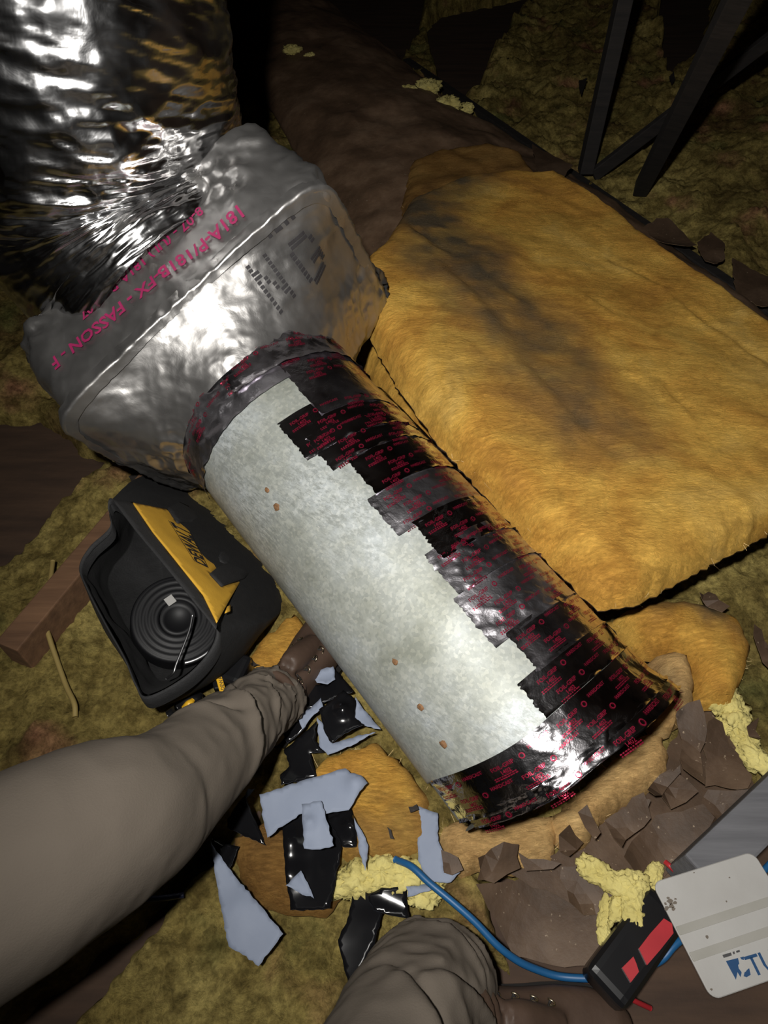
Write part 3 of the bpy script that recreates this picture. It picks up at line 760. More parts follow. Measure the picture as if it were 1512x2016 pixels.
batt('insulation_batt', [(800, 470), (790, 395), (805, 322), (880, 296), (960, 290), (1030, 310), (1062, 352), (1000, 372), (900, 395)], .2, .05, 'batt_brown',
     'dirty brown glass wool scrap showing behind the top of the big batt', sp=.016, rnd=.06, seed=14, relief=.02, zfn=lambda x, y: .175+0*x, fibres=60)
# folded flank between duct and batt
batt('insulation_batt', [(1165, 1210), (1060, 1095), (960, 1000), (850, 880), (760, 770), (705, 660), (690, 590), (740, 600), (800, 690), (900, 830), (1040, 980), (1195, 1140)], .22, .07, 'batt_yellow',
     'narrow yellow glass wool flank squeezed between grey duct and big batt', sp=.016, rnd=.04, seed=24, relief=.012, zfn=lambda x, y: .15+0*x)
def grey_dirt(k, sc, seed): return lambda V, p3: np.clip(k*1.5*sstep(.40, .66, fbm(p3, sc, 4, seed)), 0, .92)
batt('insulation_scrap', [(1215, 1185), (1307, 1160), (1398, 1165), (1471, 1195), (1505, 1260), (1486, 1320), (1471, 1362), (1391, 1362), (1384, 1290), (1343, 1262), (1290, 1262), (1255, 1230)], .14, .08, 'batt_yellow',
     'grey-stained yellow glass wool scrap below the lower corner of the big batt', sp=.011, rnd=.05, seed=31, relief=.016, dirt=grey_dirt(.8, 7, 5), fibres=60)
batt('insulation_scrap', [(1290, 1272), (1330, 1258), (1364, 1264), (1386, 1297), (1390, 1374), (1345, 1412), (1318, 1412), (1305, 1396), (1300, 1344), (1296, 1301)], .15, .10, 'batt_tan',
     'upright tan glass wool tuft hugging the right side of the duct end', sp=.009, rnd=.04, seed=32, relief=.012, dirt=grey_dirt(.35, 12, 9), fibres=60)
batt('insulation_scrap', [(1085, 1600), (1191, 1500), (1290, 1412), (1325, 1425), (1342, 1470), (1338, 1512), (1293, 1546), (1245, 1570), (1204, 1602), (1180, 1640), (1153, 1662), (1119, 1640)], .13, .09, 'batt_tan',
     'plump tan glass wool bolster wrapped under the lower end of the duct', sp=.009, rnd=.06, seed=33, relief=.008, fibres=80)
batt('insulation_scrap', [(862, 1612), (896, 1600), (974, 1615), (1051, 1590), (1102, 1585), (1112, 1640), (1098, 1692), (1032, 1708), (949, 1700), (911, 1722), (872, 1675)], .09, .06, 'batt_tan',
     'tan glass wool scrap under the torn brown paper left of the bolster', sp=.010, rnd=.05, seed=34, relief=.01, fibres=60)
batt('insulation_scrap', [(612, 1490), (740, 1445), (805, 1500), (850, 1560), (856, 1660), (800, 1692), (730, 1694), (690, 1700), (640, 1640), (600, 1560)], .08, .045, 'batt_yellow',
     'flat orange-yellow glass wool sheet under the grey tape liner', sp=.012, rnd=.03, seed=35, relief=.007, dirt=grey_dirt(.28, 11, 25), fibres=50)
batt('insulation_scrap', [(455, 1640), (520, 1605), (580, 1640), (640, 1700), (690, 1745), (640, 1800), (560, 1795), (500, 1780), (462, 1710)], .072, .035, 'batt_brown',
     'brownish glass wool patch under the black tape liner', sp=.012, rnd=.04, seed=36, relief=.008)
batt('insulation_scrap', [(470, 1300), (520, 1235), (575, 1190), (612, 1235), (600, 1290), (540, 1330), (490, 1340)], .07, .04, 'batt_yellow',
     'orange-tinted glass wool scrap between tool bag and boot', sp=.012, rnd=.04, seed=37, relief=.01)
def tuft(name, blobs, label, seed, mat='tuft_yellow'):
    parts = []; rg = np.random.default_rng(seed)
    for (u, v, z, r, el, ang) in blobs:
        c = P(u, v, z); n, m = 30, 48; ph = np.linspace(0, np.pi, n); th = np.linspace(0, 2*np.pi, m, endpoint=False)
        TH, PH = np.meshgrid(th, ph, indexing='ij'); d = np.stack([np.sin(PH)*np.cos(TH)*el, np.sin(PH)*np.sin(TH), np.cos(PH)*.7], -1)
        ca, sa = math.cos(ang), math.sin(ang); d = np.stack([d[..., 0]*ca-d[..., 1]*sa, d[..., 0]*sa+d[..., 1]*ca, d[..., 2]], -1)
        p = c+d*r; p = c+d*r*(.45+.7*fbm(p, 45, 3, seed)+.5*(ridged(p, 120, 2, seed)-.4)+.25*(vn(p*380, seed)-.5))[..., None]
        parts.append((p.reshape(-1, 3), gridfaces(m, n, True)[:, ::-1]))
    v, f = join(parts); o = mk(name, v, f, mat); return tag(o, label, 'insulation', 'loose tufts of glass wool')
tuft('insulation_tuft', [(1168, 1712, .10, .017, 1.6, -.5), (1190, 1726, .10, .018, 1.8, -.5), (1218, 1738, .10, .017, 1.7, -.4), (1245, 1742, .10, .018, 1.5, .2), (1288, 1724, .09, .013, 1.8, .9), (1248, 1770, .10, .018, 1.6, 1.4), (1250, 1800, .10, .018, 1.8, 1.5), (1246, 1822, .09, .014, 1.5, 1.3), (1218, 1785, .09, .014, 1.7, .9), (1192, 1800, .08, .013, 2.2, 1.2), (1190, 1838, .08, .012, 1.8, 1.6)],
     'bright yellow star-shaped tuft of glass wool on brown paper', 3)
tuft('insulation_tuft', [(705, 1732, .06, .028, 1.5, .2), (750, 1722, .06, .030, 1.5, .1), (795, 1728, .06, .03, 1.4, -.3), (830, 1748, .05, .028, 1.3, 0), (770, 1745, .06, .02, 1.3, 0)],
     'yellow glass wool tuft between the black liner strips', 4)
tuft('insulation_tuft', [(1420, 1375, .07, .028, 1.3, .8), (1445, 1405, .07, .026, 1.4, 1.4), (1462, 1450, .06, .022, 1.5, -.9), (1485, 1490, .06, .024, 1.4, -.8), (1432, 1430, .06, .02, 1.2, 0)],
     'pale yellow glass wool tufts right of the torn kraft paper', 5)
tuft('insulation_tuft', [(842, 172, .16, .045, 1.3, .2), (880, 205, .15, .045, 1.4, -.3), (918, 212, .13, .03, 1.2, 0), (800, 178, .17, .03, 1.5, 0)], 'dusty tuft of glass wool on top of the kraft blanket', 6)
tuft('insulation_tuft', [(575, 98, .20, .03, 1.5, .2), (610, 110, .19, .018, 1.6, 0)], 'small pale fluff caught on the dark kraft paper near the top', 7)
tuft('insulation_tuft', [(840, 272, .19, .02, 1.9, .5), (868, 258, .19, .014, 1.2, .5)], 'small fluff scrap on the kraft paper above the brown scrap', 8)

# ================================================================== TORN KRAFT PAPER
def sheet(name, px, z, label, cat, mats, group=None, bend=.008, seed=0, jag=.0008, sp=.010, thick=.0009, drape=True, parent=None, lifts=(), flatsh=False):
    poly = [P(u, v, z)[:2] for u, v in px]; V, F, bd, out = polymesh(poly, sp, jag, seed); rg = np.random.default_rng(seed)
    a = rg.uniform(0, 6.28); q = V-V.mean(0); sz = np.abs(q).max()+1e-6
    t = (q@np.array([math.cos(a), math.sin(a)]))/sz
    zz = np.full(len(V), z)+bend*(t*t-.3)+.35*bend*np.sin(t*3.+a)+.002*(fbm(xy3(V[:, 0], V[:, 1]), 25, 2, seed)-.5)
    for (u, v, r, dz) in lifts:
        c = P(u, v, z)[:2]; zz = zz+dz*np.exp(-((V-c)**2).sum(1)/r**2)
    v, f, mi = slab_vf(V, F, bd, zz, zz-thick, 0, 1)
    o = mk(name, v, f, mats[0], parent, smooth=not flatsh, mats=list(mats), midx=mi)
    if parent is None: tag(o, label, cat, group)
    return o
KR = ('kraft_paper_dim', 'kraft_back')
KS = [
 ([(985, 1712), (1060, 1700), (1130, 1650), (1215, 1590), (1300, 1500), (1340, 1430), (1395, 1385), (1440, 1440), (1490, 1545), (1450, 1640), (1400, 1700), (1330, 1770), (1270, 1760), (1200, 1800), (1100, 1760)], .066, 'broad crumpled kraft backing lying under the other torn paper pieces'),
 ([(940, 1691), (968, 1668), (993, 1655), (1008, 1662), (1020, 1665), (1016, 1690), (1022, 1713), (998, 1722), (974, 1737), (955, 1730), (940, 1732)], .105, 'folded brown kraft scrap at the left end of the tan glass wool'),
 ([(1191, 1614), (1230, 1592), (1264, 1563), (1270, 1575), (1279, 1577), (1275, 1590), (1281, 1611), (1250, 1640), (1220, 1672), (1205, 1650)], .135, 'squarish brown kraft flap with a pale worn patch below the bolster'),
 ([(1138, 1599), (1155, 1585), (1168, 1610), (1182, 1640), (1170, 1655), (1152, 1630)], .145, 'narrow upright kraft strip leaning on the tan bolster'),
 ([(1099, 1645), (1119, 1626), (1135, 1640), (1148, 1660), (1119, 1688), (1104, 1672)], .115, 'small kraft triangle left of the narrow leaning strip'),
 ([(1268, 1562), (1290, 1535), (1317, 1517), (1322, 1522), (1332, 1513), (1336, 1525), (1318, 1546), (1283, 1573)], .14, 'dark kraft sliver along the right edge of the bolster'),
 ([(1300, 1572), (1318, 1545), (1337, 1524), (1356, 1545), (1370, 1563), (1350, 1580), (1325, 1590)], .115, 'diamond of brown kraft right of the dark sliver'),
 ([(1330, 1403), (1350, 1388), (1372, 1384), (1384, 1410), (1392, 1437), (1386, 1500), (1385, 1548), (1360, 1530), (1343, 1515), (1346, 1470), (1338, 1430)], .125, 'tall torn kraft piece below the upright tan tuft'),
 ([(1392, 1423), (1424, 1420), (1440, 1460), (1477, 1529), (1467, 1556), (1430, 1552), (1392, 1546), (1396, 1490)], .10, 'broad kraft piece right of the long dark tear'),
 ([(1225, 1690), (1260, 1640), (1293, 1603), (1340, 1600), (1378, 1588), (1400, 1615), (1380, 1660), (1345, 1690), (1310, 1725), (1250, 1725)], .085, 'wide crumpled kraft sheet above the white squeegee'),
 ([(935, 1745), (1010, 1735), (1119, 1705), (1165, 1740), (1200, 1790), (1190, 1870), (1177, 1905), (1090, 1900), (1012, 1880), (985, 1830), (960, 1790)], .06, 'largest flat kraft sheet beside the blue cable'),
 ([(868, 1674), (885, 1680), (901, 1689), (912, 1713), (890, 1722), (874, 1718)], .10, 'tiny kraft scrap at the foot of the duct left of the tan wool'),
 ([(1105, 1705), (1150, 1700), (1200, 1713), (1208, 1776), (1175, 1800), (1148, 1802), (1120, 1776)], .08, 'kraft piece with pale torn edge under the yellow star tuft'),
 ([(1022, 1676), (1041, 1689), (1070, 1692), (1102, 1702), (1070, 1712), (1036, 1713)], .118, 'thin pointed kraft shred lying on the tan wool'),
 ([(1471, 1429), (1486, 1420), (1500, 1451), (1486, 1462), (1478, 1446)], .10, 'dark kraft chip on the pale yellow tufts at right'),
 ([(1268, 445), (1290, 436), (1313, 437), (1345, 455), (1374, 477), (1345, 492), (1312, 487)], .13, 'reddish kraft tab sticking out behind the big batt'),
 ([(1372, 478), (1398, 460), (1412, 470), (1426, 481), (1428, 508), (1405, 522), (1388, 514)], .13, 'dark kraft flap right of the reddish tab'),
 ([(1440, 512), (1470, 520), (1530, 545), (1540, 610), (1500, 605), (1450, 568)], .13, 'dark kraft piece at the right edge behind the big batt'),
 ([(1048, 281), (1085, 298), (1127, 326), (1112, 348), (1066, 352), (1056, 318)], .19, 'maroon-brown kraft flap beside the foot of the upright web'),
 ([(1375, 1170), (1398, 1160), (1415, 1182), (1432, 1200), (1420, 1208), (1395, 1190)], .13, 'thin kraft shred on the grey-stained scrap'),
 ([(1480, 1235), (1500, 1240), (1530, 1290), (1530, 1330), (1505, 1300)], .10, 'kraft strip at the right edge beside the stained scrap'),
 ([(1395, 1553), (1440, 1560), (1465, 1560), (1450, 1600), (1420, 1640), (1395, 1620), (1385, 1580)], .08, 'olive-stained kraft piece next to the grey timber'),
]
for k, (px, z, lab) in enumerate(KS):
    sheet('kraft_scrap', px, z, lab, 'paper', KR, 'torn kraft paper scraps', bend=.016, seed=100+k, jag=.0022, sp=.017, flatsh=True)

# ================================================================== TAPE LINER STRIPS
BK = ('liner_black', 'liner_grey'); GY = ('liner_grey', 'liner_black')
LN = [
 ([(558, 1474), (590, 1450), (624, 1422), (621, 1459), (639, 1481), (610, 1481), (624, 1526), (554, 1548), (552, 1526), (569, 1507)], .085, BK, 'matte black liner piece directly above the big grey liner strip', []),
 ([(558, 1411), (587, 1404), (602, 1433), (590, 1445), (565, 1461), (556, 1441)], .090, BK, 'small black liner piece touching the trouser cuff', []),
 ([(587, 1378), (610, 1348), (647, 1348), (661, 1318), (696, 1362), (639, 1383), (587, 1406)], .088, BK, 'black liner strip beside the boot under the duct', []),
 ([(611, 1328), (632, 1318), (656, 1312), (660, 1337), (645, 1349), (624, 1344)], .105, GY, 'little grey liner tongue curling up next to the boot', []),
 ([(586, 1406), (610, 1395), (632, 1376), (637, 1396), (613, 1411), (595, 1435)], .100, GY, 'ragged grey liner scrap between the black pieces', []),
 ([(624, 1412), (639, 1430), (655, 1462), (700, 1450), (740, 1444), (690, 1470), (645, 1485), (628, 1467)], .090, GY, 'curved grey liner strip below the glossy black fold', []),
 ([(697, 1411), (700, 1376), (722, 1400), (750, 1440), (717, 1428)], .088, GY, 'pale grey liner corner tucked against the duct', []),
 ([(628, 1396), (650, 1380), (676, 1359), (700, 1378), (697, 1411), (717, 1426), (678, 1444), (652, 1463), (639, 1441)], .108, BK, 'glossy black folded liner piece with a bright crease', [(675, 1400, .012, .014)]),
 ([(556, 1626), (576, 1608), (595, 1596), (673, 1588), (673, 1630), (671, 1678), (661, 1735), (650, 1789), (610, 1792), (571, 1791), (562, 1720)], .088, BK, 'long upright glossy black liner strip below the big grey one', [(575, 1660, .02, .012), (570, 1720, .02, .010)]),
 ([(645, 1612), (691, 1590), (702, 1620), (704, 1640), (700, 1668), (675, 1668)], .100, BK, 'rounded glossy black liner curl right of the long black strip', [(690, 1630, .014, .014)]),
 ([(697, 1612), (712, 1635), (725, 1663), (719, 1717), (706, 1672), (703, 1640)], .112, GY, 'narrow grey liner edge hanging from the rounded black curl', []),
 ([(511, 1565), (560, 1548), (620, 1530), (680, 1513), (690, 1524), (712, 1530), (724, 1544), (708, 1562), (687, 1596), (640, 1603), (595, 1602), (556, 1626), (526, 1648), (517, 1610)], .120, GY, 'largest blue-grey liner strip with a torn right end', [(600, 1560, .03, .006), (700, 1545, .015, .012)]),
 ([(593, 1581), (632, 1577), (645, 1620), (657, 1665), (630, 1671), (599, 1671), (596, 1625)], .140, GY, 'short grey liner strip curled on top of the largest one', [(610, 1620, .010, .010)]),
 ([(593, 1715), (606, 1738), (618, 1768), (588, 1756), (562, 1743), (578, 1726)], .106, GY, 'small grey liner triangle on the long black strip', []),
 ([(482, 1567), (500, 1610), (524, 1665), (490, 1648), (447, 1628), (447, 1611), (469, 1578)], .085, BK, 'black leaf-shaped liner piece left of the largest grey strip', []),
 ([(482, 1566), (488, 1552), (502, 1553), (494, 1564), (484, 1572)], .097, GY, 'tiny grey liner tip above the black leaf-shaped piece', []),
 ([(417, 1653), (440, 1660), (471, 1667), (460, 1695), (449, 1719), (432, 1698)], .086, BK, 'black upper corner of liner above the tapering grey piece', []),
 ([(417, 1659), (440, 1695), (469, 1733), (515, 1785), (558, 1839), (535, 1870), (510, 1903), (478, 1880), (450, 1863), (436, 1793), (423, 1719)], .094, GY, 'long tapering grey liner piece pointing up at lower left', [(470, 1790, .03, .01)]),
 ([(695, 1758), (728, 1748), (754, 1796), (737, 1860), (715, 1905), (704, 1955), (685, 1935), (676, 1900), (665, 1850), (687, 1800)], .068, BK, 'black liner strip running down towards the trouser hem', []),
 ([(721, 1758), (760, 1748), (799, 1744), (806, 1809), (770, 1802), (736, 1791)], .074, BK, 'black liner strip lying crosswise beside the blue cable', []),
 ([(799, 1746), (825, 1741), (849, 1739), (851, 1752), (826, 1758), (802, 1765)], .080, GY, 'slim grey liner edge on the crosswise black strip', []),
 ([(822, 1586), (840, 1592), (862, 1600), (863, 1656), (874, 1681), (873, 1715), (906, 1719), (887, 1738), (843, 1736), (823, 1693)], .080, GY, 'bent grey liner strip standing at the foot of the duct', []),
]
for k, (px, z, mm, lab, li) in enumerate(LN):
    sheet('tape_liner', px, z, lab, 'tape liner', mm, 'peeled tape liner strips', bend=.007, seed=200+k, jag=.0007, sp=.006, thick=.0006, lifts=li)

# small dark bits of paper lying on the glass wool
for k, (px, z, lab) in enumerate([
    ([(252, 936), (266, 930), (276, 938), (268, 952), (258, 946)], .085, 'dark leaf-like paper chip between the joist and the foil box'),
    ([(486, 1296), (498, 1300), (512, 1310), (500, 1312), (490, 1306)], .085, 'tiny dark paper chip on the orange scrap beside the boot'),
    ([(1140, 158), (1156, 154), (1150, 172), (1144, 190), (1140, 172)], .12, 'dark paper chip left of the upright truss web'),
    ([(762, 1628), (770, 1634), (776, 1652), (768, 1650)], .098, 'thin dark paper sliver on the flat orange-yellow sheet'),
    ([(804, 1588), (820, 1584), (824, 1594), (808, 1600)], .10, 'small black paper chip near the foot of the duct'),
    ([(1318, 150), (1326, 142), (1330, 156), (1322, 168)], .13, 'dark paper chip between the truss webs')]):
    sheet('paper_chip', px, z, lab, 'paper', ('dirt_chip', 'dirt_chip'), 'dark paper chips', bend=.004, seed=300+k, jag=.001, sp=.006, flatsh=True)

# ================================================================== TOOL BAG
def bag():
    zr = .27
    rim = [((222, 985), .28), ((262, 1020), .285), ((330, 1098), .285), ((392, 1172), .28), ((428, 1224), .27), ((424, 1275), .25), ((372, 1335), .22), ((292, 1378), .20), ((268, 1352), .20), ((246, 1300), .21), ((206, 1228), .215), ((172, 1162), .22), ((158, 1120), .22), ((178, 1080), .23), ((218, 1040), .25), ((214, 1000), .27)]
    R = np.array([P(u, v, z) for (u, v), z in rim]); n = len(R)
    cen = R.mean(0)
    basepx = [(330, 925), (370, 960), (450, 1030), (520, 1110), (556, 1190), (520, 1238), (465, 1300), (352, 1362), (310, 1345), (290, 1310), (262, 1250), (232, 1195), (215, 1150), (222, 1110), (240, 1060), (285, 960)]
    Bs = np.array([P(u, v, .03) for u, v in basepx])
    def closed(p, m):
        q = np.vstack([p[-2:], p, p[:2]]); c = catmull(q, (len(p)+3)*40+1); c = c[80:80+len(p)*40]
        L = np.concatenate([[0], np.cumsum(np.linalg.norm(np.diff(np.vstack([c, c[:1]]), axis=0), axis=1))]); t = np.linspace(0, L[-1], m, endpoint=False)
        return np.stack([np.interp(t, L, np.append(c[:, k], c[0, k])) for k in range(3)], 1)
    # keep correspondence: sample both by control index
    def bykey(p, m):
        q = np.vstack([p[-1:], p, p[:3]]); out = []
        for t in np.linspace(0, len(p), m, endpoint=False):
            i = int(t); s = t-i; a, b, c, d = q[i:i+4]
            out.append(.5*((2*b)+(-a+c)*s+(2*a-5*b+4*c-d)*s*s+(-a+3*b-3*c+d)*s**3))
        return np.array(out)
    m = 160; r = bykey(R, m); b = bykey(Bs, m); k = np.linspace(0, 1, 30)
    root = thing('tool_bag', [*Bs.mean(0)[:2], .02], 'open black tool bag with yellow side panel beside the duct', 'tool bag')
    c0 = b.mean(0)
    V = r[:, None]*(1-k)[None, :, None]+b[:, None]*k[None, :, None]
    out = V-V.mean(0)[None]; out[..., 2] = 0; out = nrm_rows(out)
    side = np.linspace(0, n, m, endpoint=False); flat = np.where((side < 4.2), .0, 1.)
    V = V+out*((.02*np.sin(np.pi*k)[None]*flat[:, None])+.007*(fbm(V, 16, 3, 2)-.5)*(k > .02)[None]*(.05+.95*flat[:, None]))[..., None]
    mk('bag_body', V.reshape(-1, 3), gridfaces(m, len(k), True), 'bag_black', root)
    # inner lining
    ki = np.linspace(0, 1, 16); inn = cen+(r-cen)*.955; bi = c0+(b-c0)*.80; bi[:, 2] = .10
    bi[:, :2] = .55*bi[:, :2]+.45*(inn[:, :2])
    W = inn[:, None]*(1-ki)[None, :, None]+bi[:, None]*ki[None, :, None]; W = W+(.012*(fbm(W, 14, 3, 4)-.5))[..., None]*np.array([1, 1, .3])
    W = np.concatenate([W, np.broadcast_to(W[:, -1].mean(0), (m, 1, 3))], 1)
    mk('bag_lining', W.reshape(-1, 3), gridfaces(m, len(ki)+1, True)[:, ::-1], 'bag_black', root)
    # stitched hem round the mouth
    h = []
    prof = [(1.004, -.030), (1.012, -.012), (1.006, .004), (.985, .007), (.962, 0), (.955, -.022)]
    for s, dz in prof: q = cen+(r-cen)*np.array([s, s, 1.]); q = q+np.array([0, 0, dz]); h.append(q)
    # hem on the right flank is a wide turned band
    mk('mouth_hem', np.stack(h, 1).reshape(-1, 3), gridfaces(m, len(prof), True)[:, ::-1], 'bag_hem', root)
    # yellow panel on the flat right wall
    n0 = np.cross(R[4]-R[0], Bs[4]-R[0]); n0 = nrm(n0); n0 = n0 if n0[0] > 0 else -n0
    p0 = (R[0]+R[4]+R[2])/3
    def pan(u, v, off): return on_plane(u, v, p0+n0*off, n0)
    ex = nrm(R[4]-R[0]); ey = np.cross(n0, ex)
    def plate(name, px, off, th, mat, sp=.012, bulge=.0):
        q = np.array([pan(u, v, off) for u, v in px]); o2 = q[0]
        poly = np.stack([(q-o2)@ex, (q-o2)@ey], 1); Vp, F, bd, ou = polymesh(poly, sp, 0, 3); d = pdist(ou, Vp)
        hgt = bulge*np.clip(d/.03, 0, 1)+.004*(fbm(xy3(Vp[:, 0], Vp[:, 1]), 22, 3, 3)-.5)*np.clip(d/.02, 0, 1)
        to = o2+Vp[:, :1]*ex+Vp[:, 1:]*ey; v = np.vstack([to+n0*(th+hgt)[:, None] if hasattr(hgt, '__len__') else to, to]); nn = len(Vp)
        f = list(F)+[tuple(i+nn for i in g[::-1]) for g in F]+[(e[1], e[0], e[0]+nn, e[1]+nn) for e in bd]
        return mk(name, v, f, mat, root)
    plate('hem_band', [(222, 986), (262, 990), (300, 1048), (345, 1104), (399, 1172), (428, 1226), (424, 1240), (405, 1215), (330, 1122), (270, 1050)], .009, .002, 'bag_hem')
    yp = plate('yellow_panel', [(261, 991), (329, 1004), (338, 1015), (348, 1031), (374, 1029), (408, 1038), (417, 1073), (432, 1108), (441, 1112), (425, 1120), (412, 1131), (424, 1143), (435, 1156), (472, 1146), (452, 1180), (426, 1227), (399, 1172), (345, 1104), (300, 1048)], .011, .002, 'bag_yellow', .008, .0012)
    plate('yellow_tab', [(446, 1196), (453, 1192), (452, 1205), (442, 1208)], .011, .002, 'bag_yellow')
    plate('strap', [(329, 1002), (352, 990), (400, 1012), (470, 1062), (500, 1100), (470, 1122), (441, 1112), (432, 1108), (417, 1073), (408, 1038), (374, 1029), (348, 1031)], .013, .003, 'bag_hem', .012, .002)
    plate('strap', [(412, 1131), (425, 1120), (441, 1112), (475, 1105), (498, 1120), (480, 1140), (435, 1156)], .0135, .003, 'bag_hem', .012, .002)
    # lettering DEWALT with its bars
    a = pan(407, 1117, .0155); t2 = pan(371, 1045, .0155); xd = nrm(t2-a); yd = np.cross(n0, xd)
    L = np.linalg.norm(t2-a); tv, tf = text2d('DEWALT', 1., .03); sc = L/tv[:, 0].max(); tvs = np.c_[tv[:, 0]*sc, tv[:, 1]*sc*1.55]
    tvs[:, 1] *= (.62+.50*(tvs[:, 0]/L)); arch = .006*np.sin(np.pi*tvs[:, 0]/L)
    pts = a+tvs[:, :1]*xd+(tvs[:, 1:]-arch[:, None]*0)*yd+n0*.0006
    parts = [(pts, tf)]
    for y0 in (-.0035, None):
        q = []
        for i in range(9):
            x = L*i/8; yb = -.0035 if y0 is not None else (.73*sc*1.55)*(.62+.50*i/8)+.0016
            q += [a+xd*x+yd*yb+n0*.0006, a+xd*x+yd*(yb+.0016)+n0*.0006]
        parts.append((np.array(q), [(2*i, 2*i+2, 2*i+3, 2*i+1) for i in range(8)]))
    v, f = join(parts); mk('logo_lettering', v, f, 'print_black', yp)
    # roll in the mouth
    c = P(350, 1220, .16); nr = nrm([.30, -.25, 1.]); e1 = nrm(np.cross(nr, [0, 1, 0])); e2 = np.cross(nr, e1)
    rr = thing('strapping_roll', c-nr*.03, 'black roll of strapping with a white label lying inside the tool bag', 'roll')
    def lathe(name, prof, mat, par, cc=c):
        th = np.linspace(0, 2*np.pi, 48, endpoint=False); V = []
        for (rad, hz) in prof: V.append([cc+nr*hz+(e1*math.cos(t)+e2*math.sin(t))*rad for t in th])
        V = np.array(V).transpose(1, 0, 2); return mk(name, V.reshape(-1, 3), gridfaces(48, len(prof), True), mat, par)
    prof = [(.030, -.03)]
    for i in range(9): prof += [(.032+.0052*i, .012+.0015*(i % 2)), (.035+.0052*i, .0135)]
    prof += [(.080, .006), (.082, -.03)]
    lathe('coil', prof, 'coil_black', rr)
    lathe('hub', [(.0, .004), (.022, .004), (.030, .016), (.032, -.01)], 'coil_black', rr)
    # pale curved edge of the strap end
    arc = [c+nr*.012+(e1*math.cos(t)+e2*math.sin(t))*.082 for t in np.linspace(-1.25, -.25, 9)+math.pi]
    tube('strap_end', arc, .0045, 'metal_grey', rr, 40, 6)
    lp = on_plane(335, 1182, c+nr*.018, nr); x1 = nrm(on_plane(345, 1171, c+nr*.018, nr)-on_plane(326, 1184, c+nr*.018, nr)); y1 = np.cross(nr, x1)
    bev_box('paper_label', lp, x1, y1, nr, .016, .016, .0015, .0004, 'white_plastic', rr)
    ti = tube('wire_tie', [P(379, 1211, .215), P(373, 1240, .21), P(360, 1275, .205), P(347, 1308, .20), P(341, 1325, .195), P(328, 1336, .18)], .0022, 'metal_grey', None, 40, 6)
    tag(ti, 'thin grey metal wire lying across the roll in the bag', 'wire')
bag()

# small tools between bag and leg
def small_tools():
    c = P(455, 1330, .09); t = thing('tape_measure', [c[0], c[1], .05], 'black and yellow tool poking out beside the trouser leg', 'tool')
    x = nrm(P(470, 1300, .09)-P(440, 1360, .09)); z = np.array([0, 0, 1.]); y = np.cross(z, x)
    bev_box('case', P(462, 1325, .085), x, y, z, .062, .052, .055, .012, 'black_plastic', t, 3)
    bev_box('side_plate', P(427, 1340, .085), nrm(P(422, 1315, .085)-P(432, 1365, .085)), nrm([.8, .1, 0]), z, .055, .013, .045, .003, 'black_plastic', t)
    yb = bev_box('yellow_stripe', P(433, 1340, .105), nrm(P(424, 1312, .1)-P(440, 1368, .1)), nrm([.9, .25, 0]), z, .055, .011, .016, .002, 'tool_yellow', t)
    a = P(438, 1358, .1138); d = nrm(P(431, 1330, .1138)-a); yd = np.cross(z, d); tv, tf = text2d('DEWALT', .009)
    mk('logo_lettering', a+tv[:, :1]*d+(tv[:, 1:]-.004)*yd, tf, 'print_black', yb)
    c = P(372, 1385, .07); t = thing('snips', [c[0], c[1], .04], 'dark clip with brass-yellow jaw half hidden above the trouser leg', 'tool')
    tube('jaw', [P(352, 1392, .07), P(366, 1382, .075), P(384, 1378, .075), P(395, 1368, .07)], [.010, .013, .012, .006], 'black_plastic', t, 24, 8)
    tube('jaw_plate', [P(362, 1394, .082), P(372, 1386, .088), P(380, 1378, .086)], [.005, .007, .004], 'tool_yellow', t, 16, 8)
    tube('handle', [P(352, 1392, .07), P(345, 1398, .06), P(332, 1408, .055)], [.009, .010, .009], 'black_plastic', t, 16, 8)
small_tools()

# ================================================================== CABLES
def cable(name, pts, r, mat, label, cat='cable'):
    return tag(tube(name, [P(*q) for q in pts], r, mat, None, 90, 10), label, cat)
cable('blue_cable', [(778, 1692, .075), (810, 1706, .095), (845, 1738, .10), (890, 1775, .10), (935, 1815, .095), (980, 1862, .085), (1020, 1892, .07), (1060, 1910, .06), (1100, 1922, .055), (1150, 1926, .06), (1200, 1924, .065), (1255, 1910, .065), (1302, 1890, .065), (1335, 1855, .07), (1420, 1790, .06), (1506, 1712, .06), (1560, 1650, .06)], .0052, 'blue_cable', 'bright blue cable curving from the liners to the red and black tool')
cable('beige_cable', [(104, 1105, .065), (98, 1150, .075), (88, 1215, .085), (97, 1255, .08), (112, 1300, .07), (130, 1350, .065), (146, 1385, .07), (148, 1412, .065)], .0048, 'beige_cable', 'dull beige cable bending over the joist at left')
cable('navy_wire', [(200, 1792, .05), (232, 1776, .06), (280, 1770, .065), (320, 1768, .07), (362, 1762, .065)], .0042, 'navy_wire', 'short dark blue wire end lying below the trouser leg', 'wire')
cable('red_wire', [(1165, 1893, .075), (1185, 1915, .085), (1210, 1940, .085), (1240, 1965, .075), (1280, 1985, .05)], .0035, 'tool_red', 'thin red wire beside the red and black tool', 'wire')
cable('red_wire', [(1310, 1697, .10), (1320, 1706, .105), (1334, 1720, .10), (1360, 1745, .08)], .0038, 'tool_red', 'stub of red wire poking out above the white squeegee', 'wire')

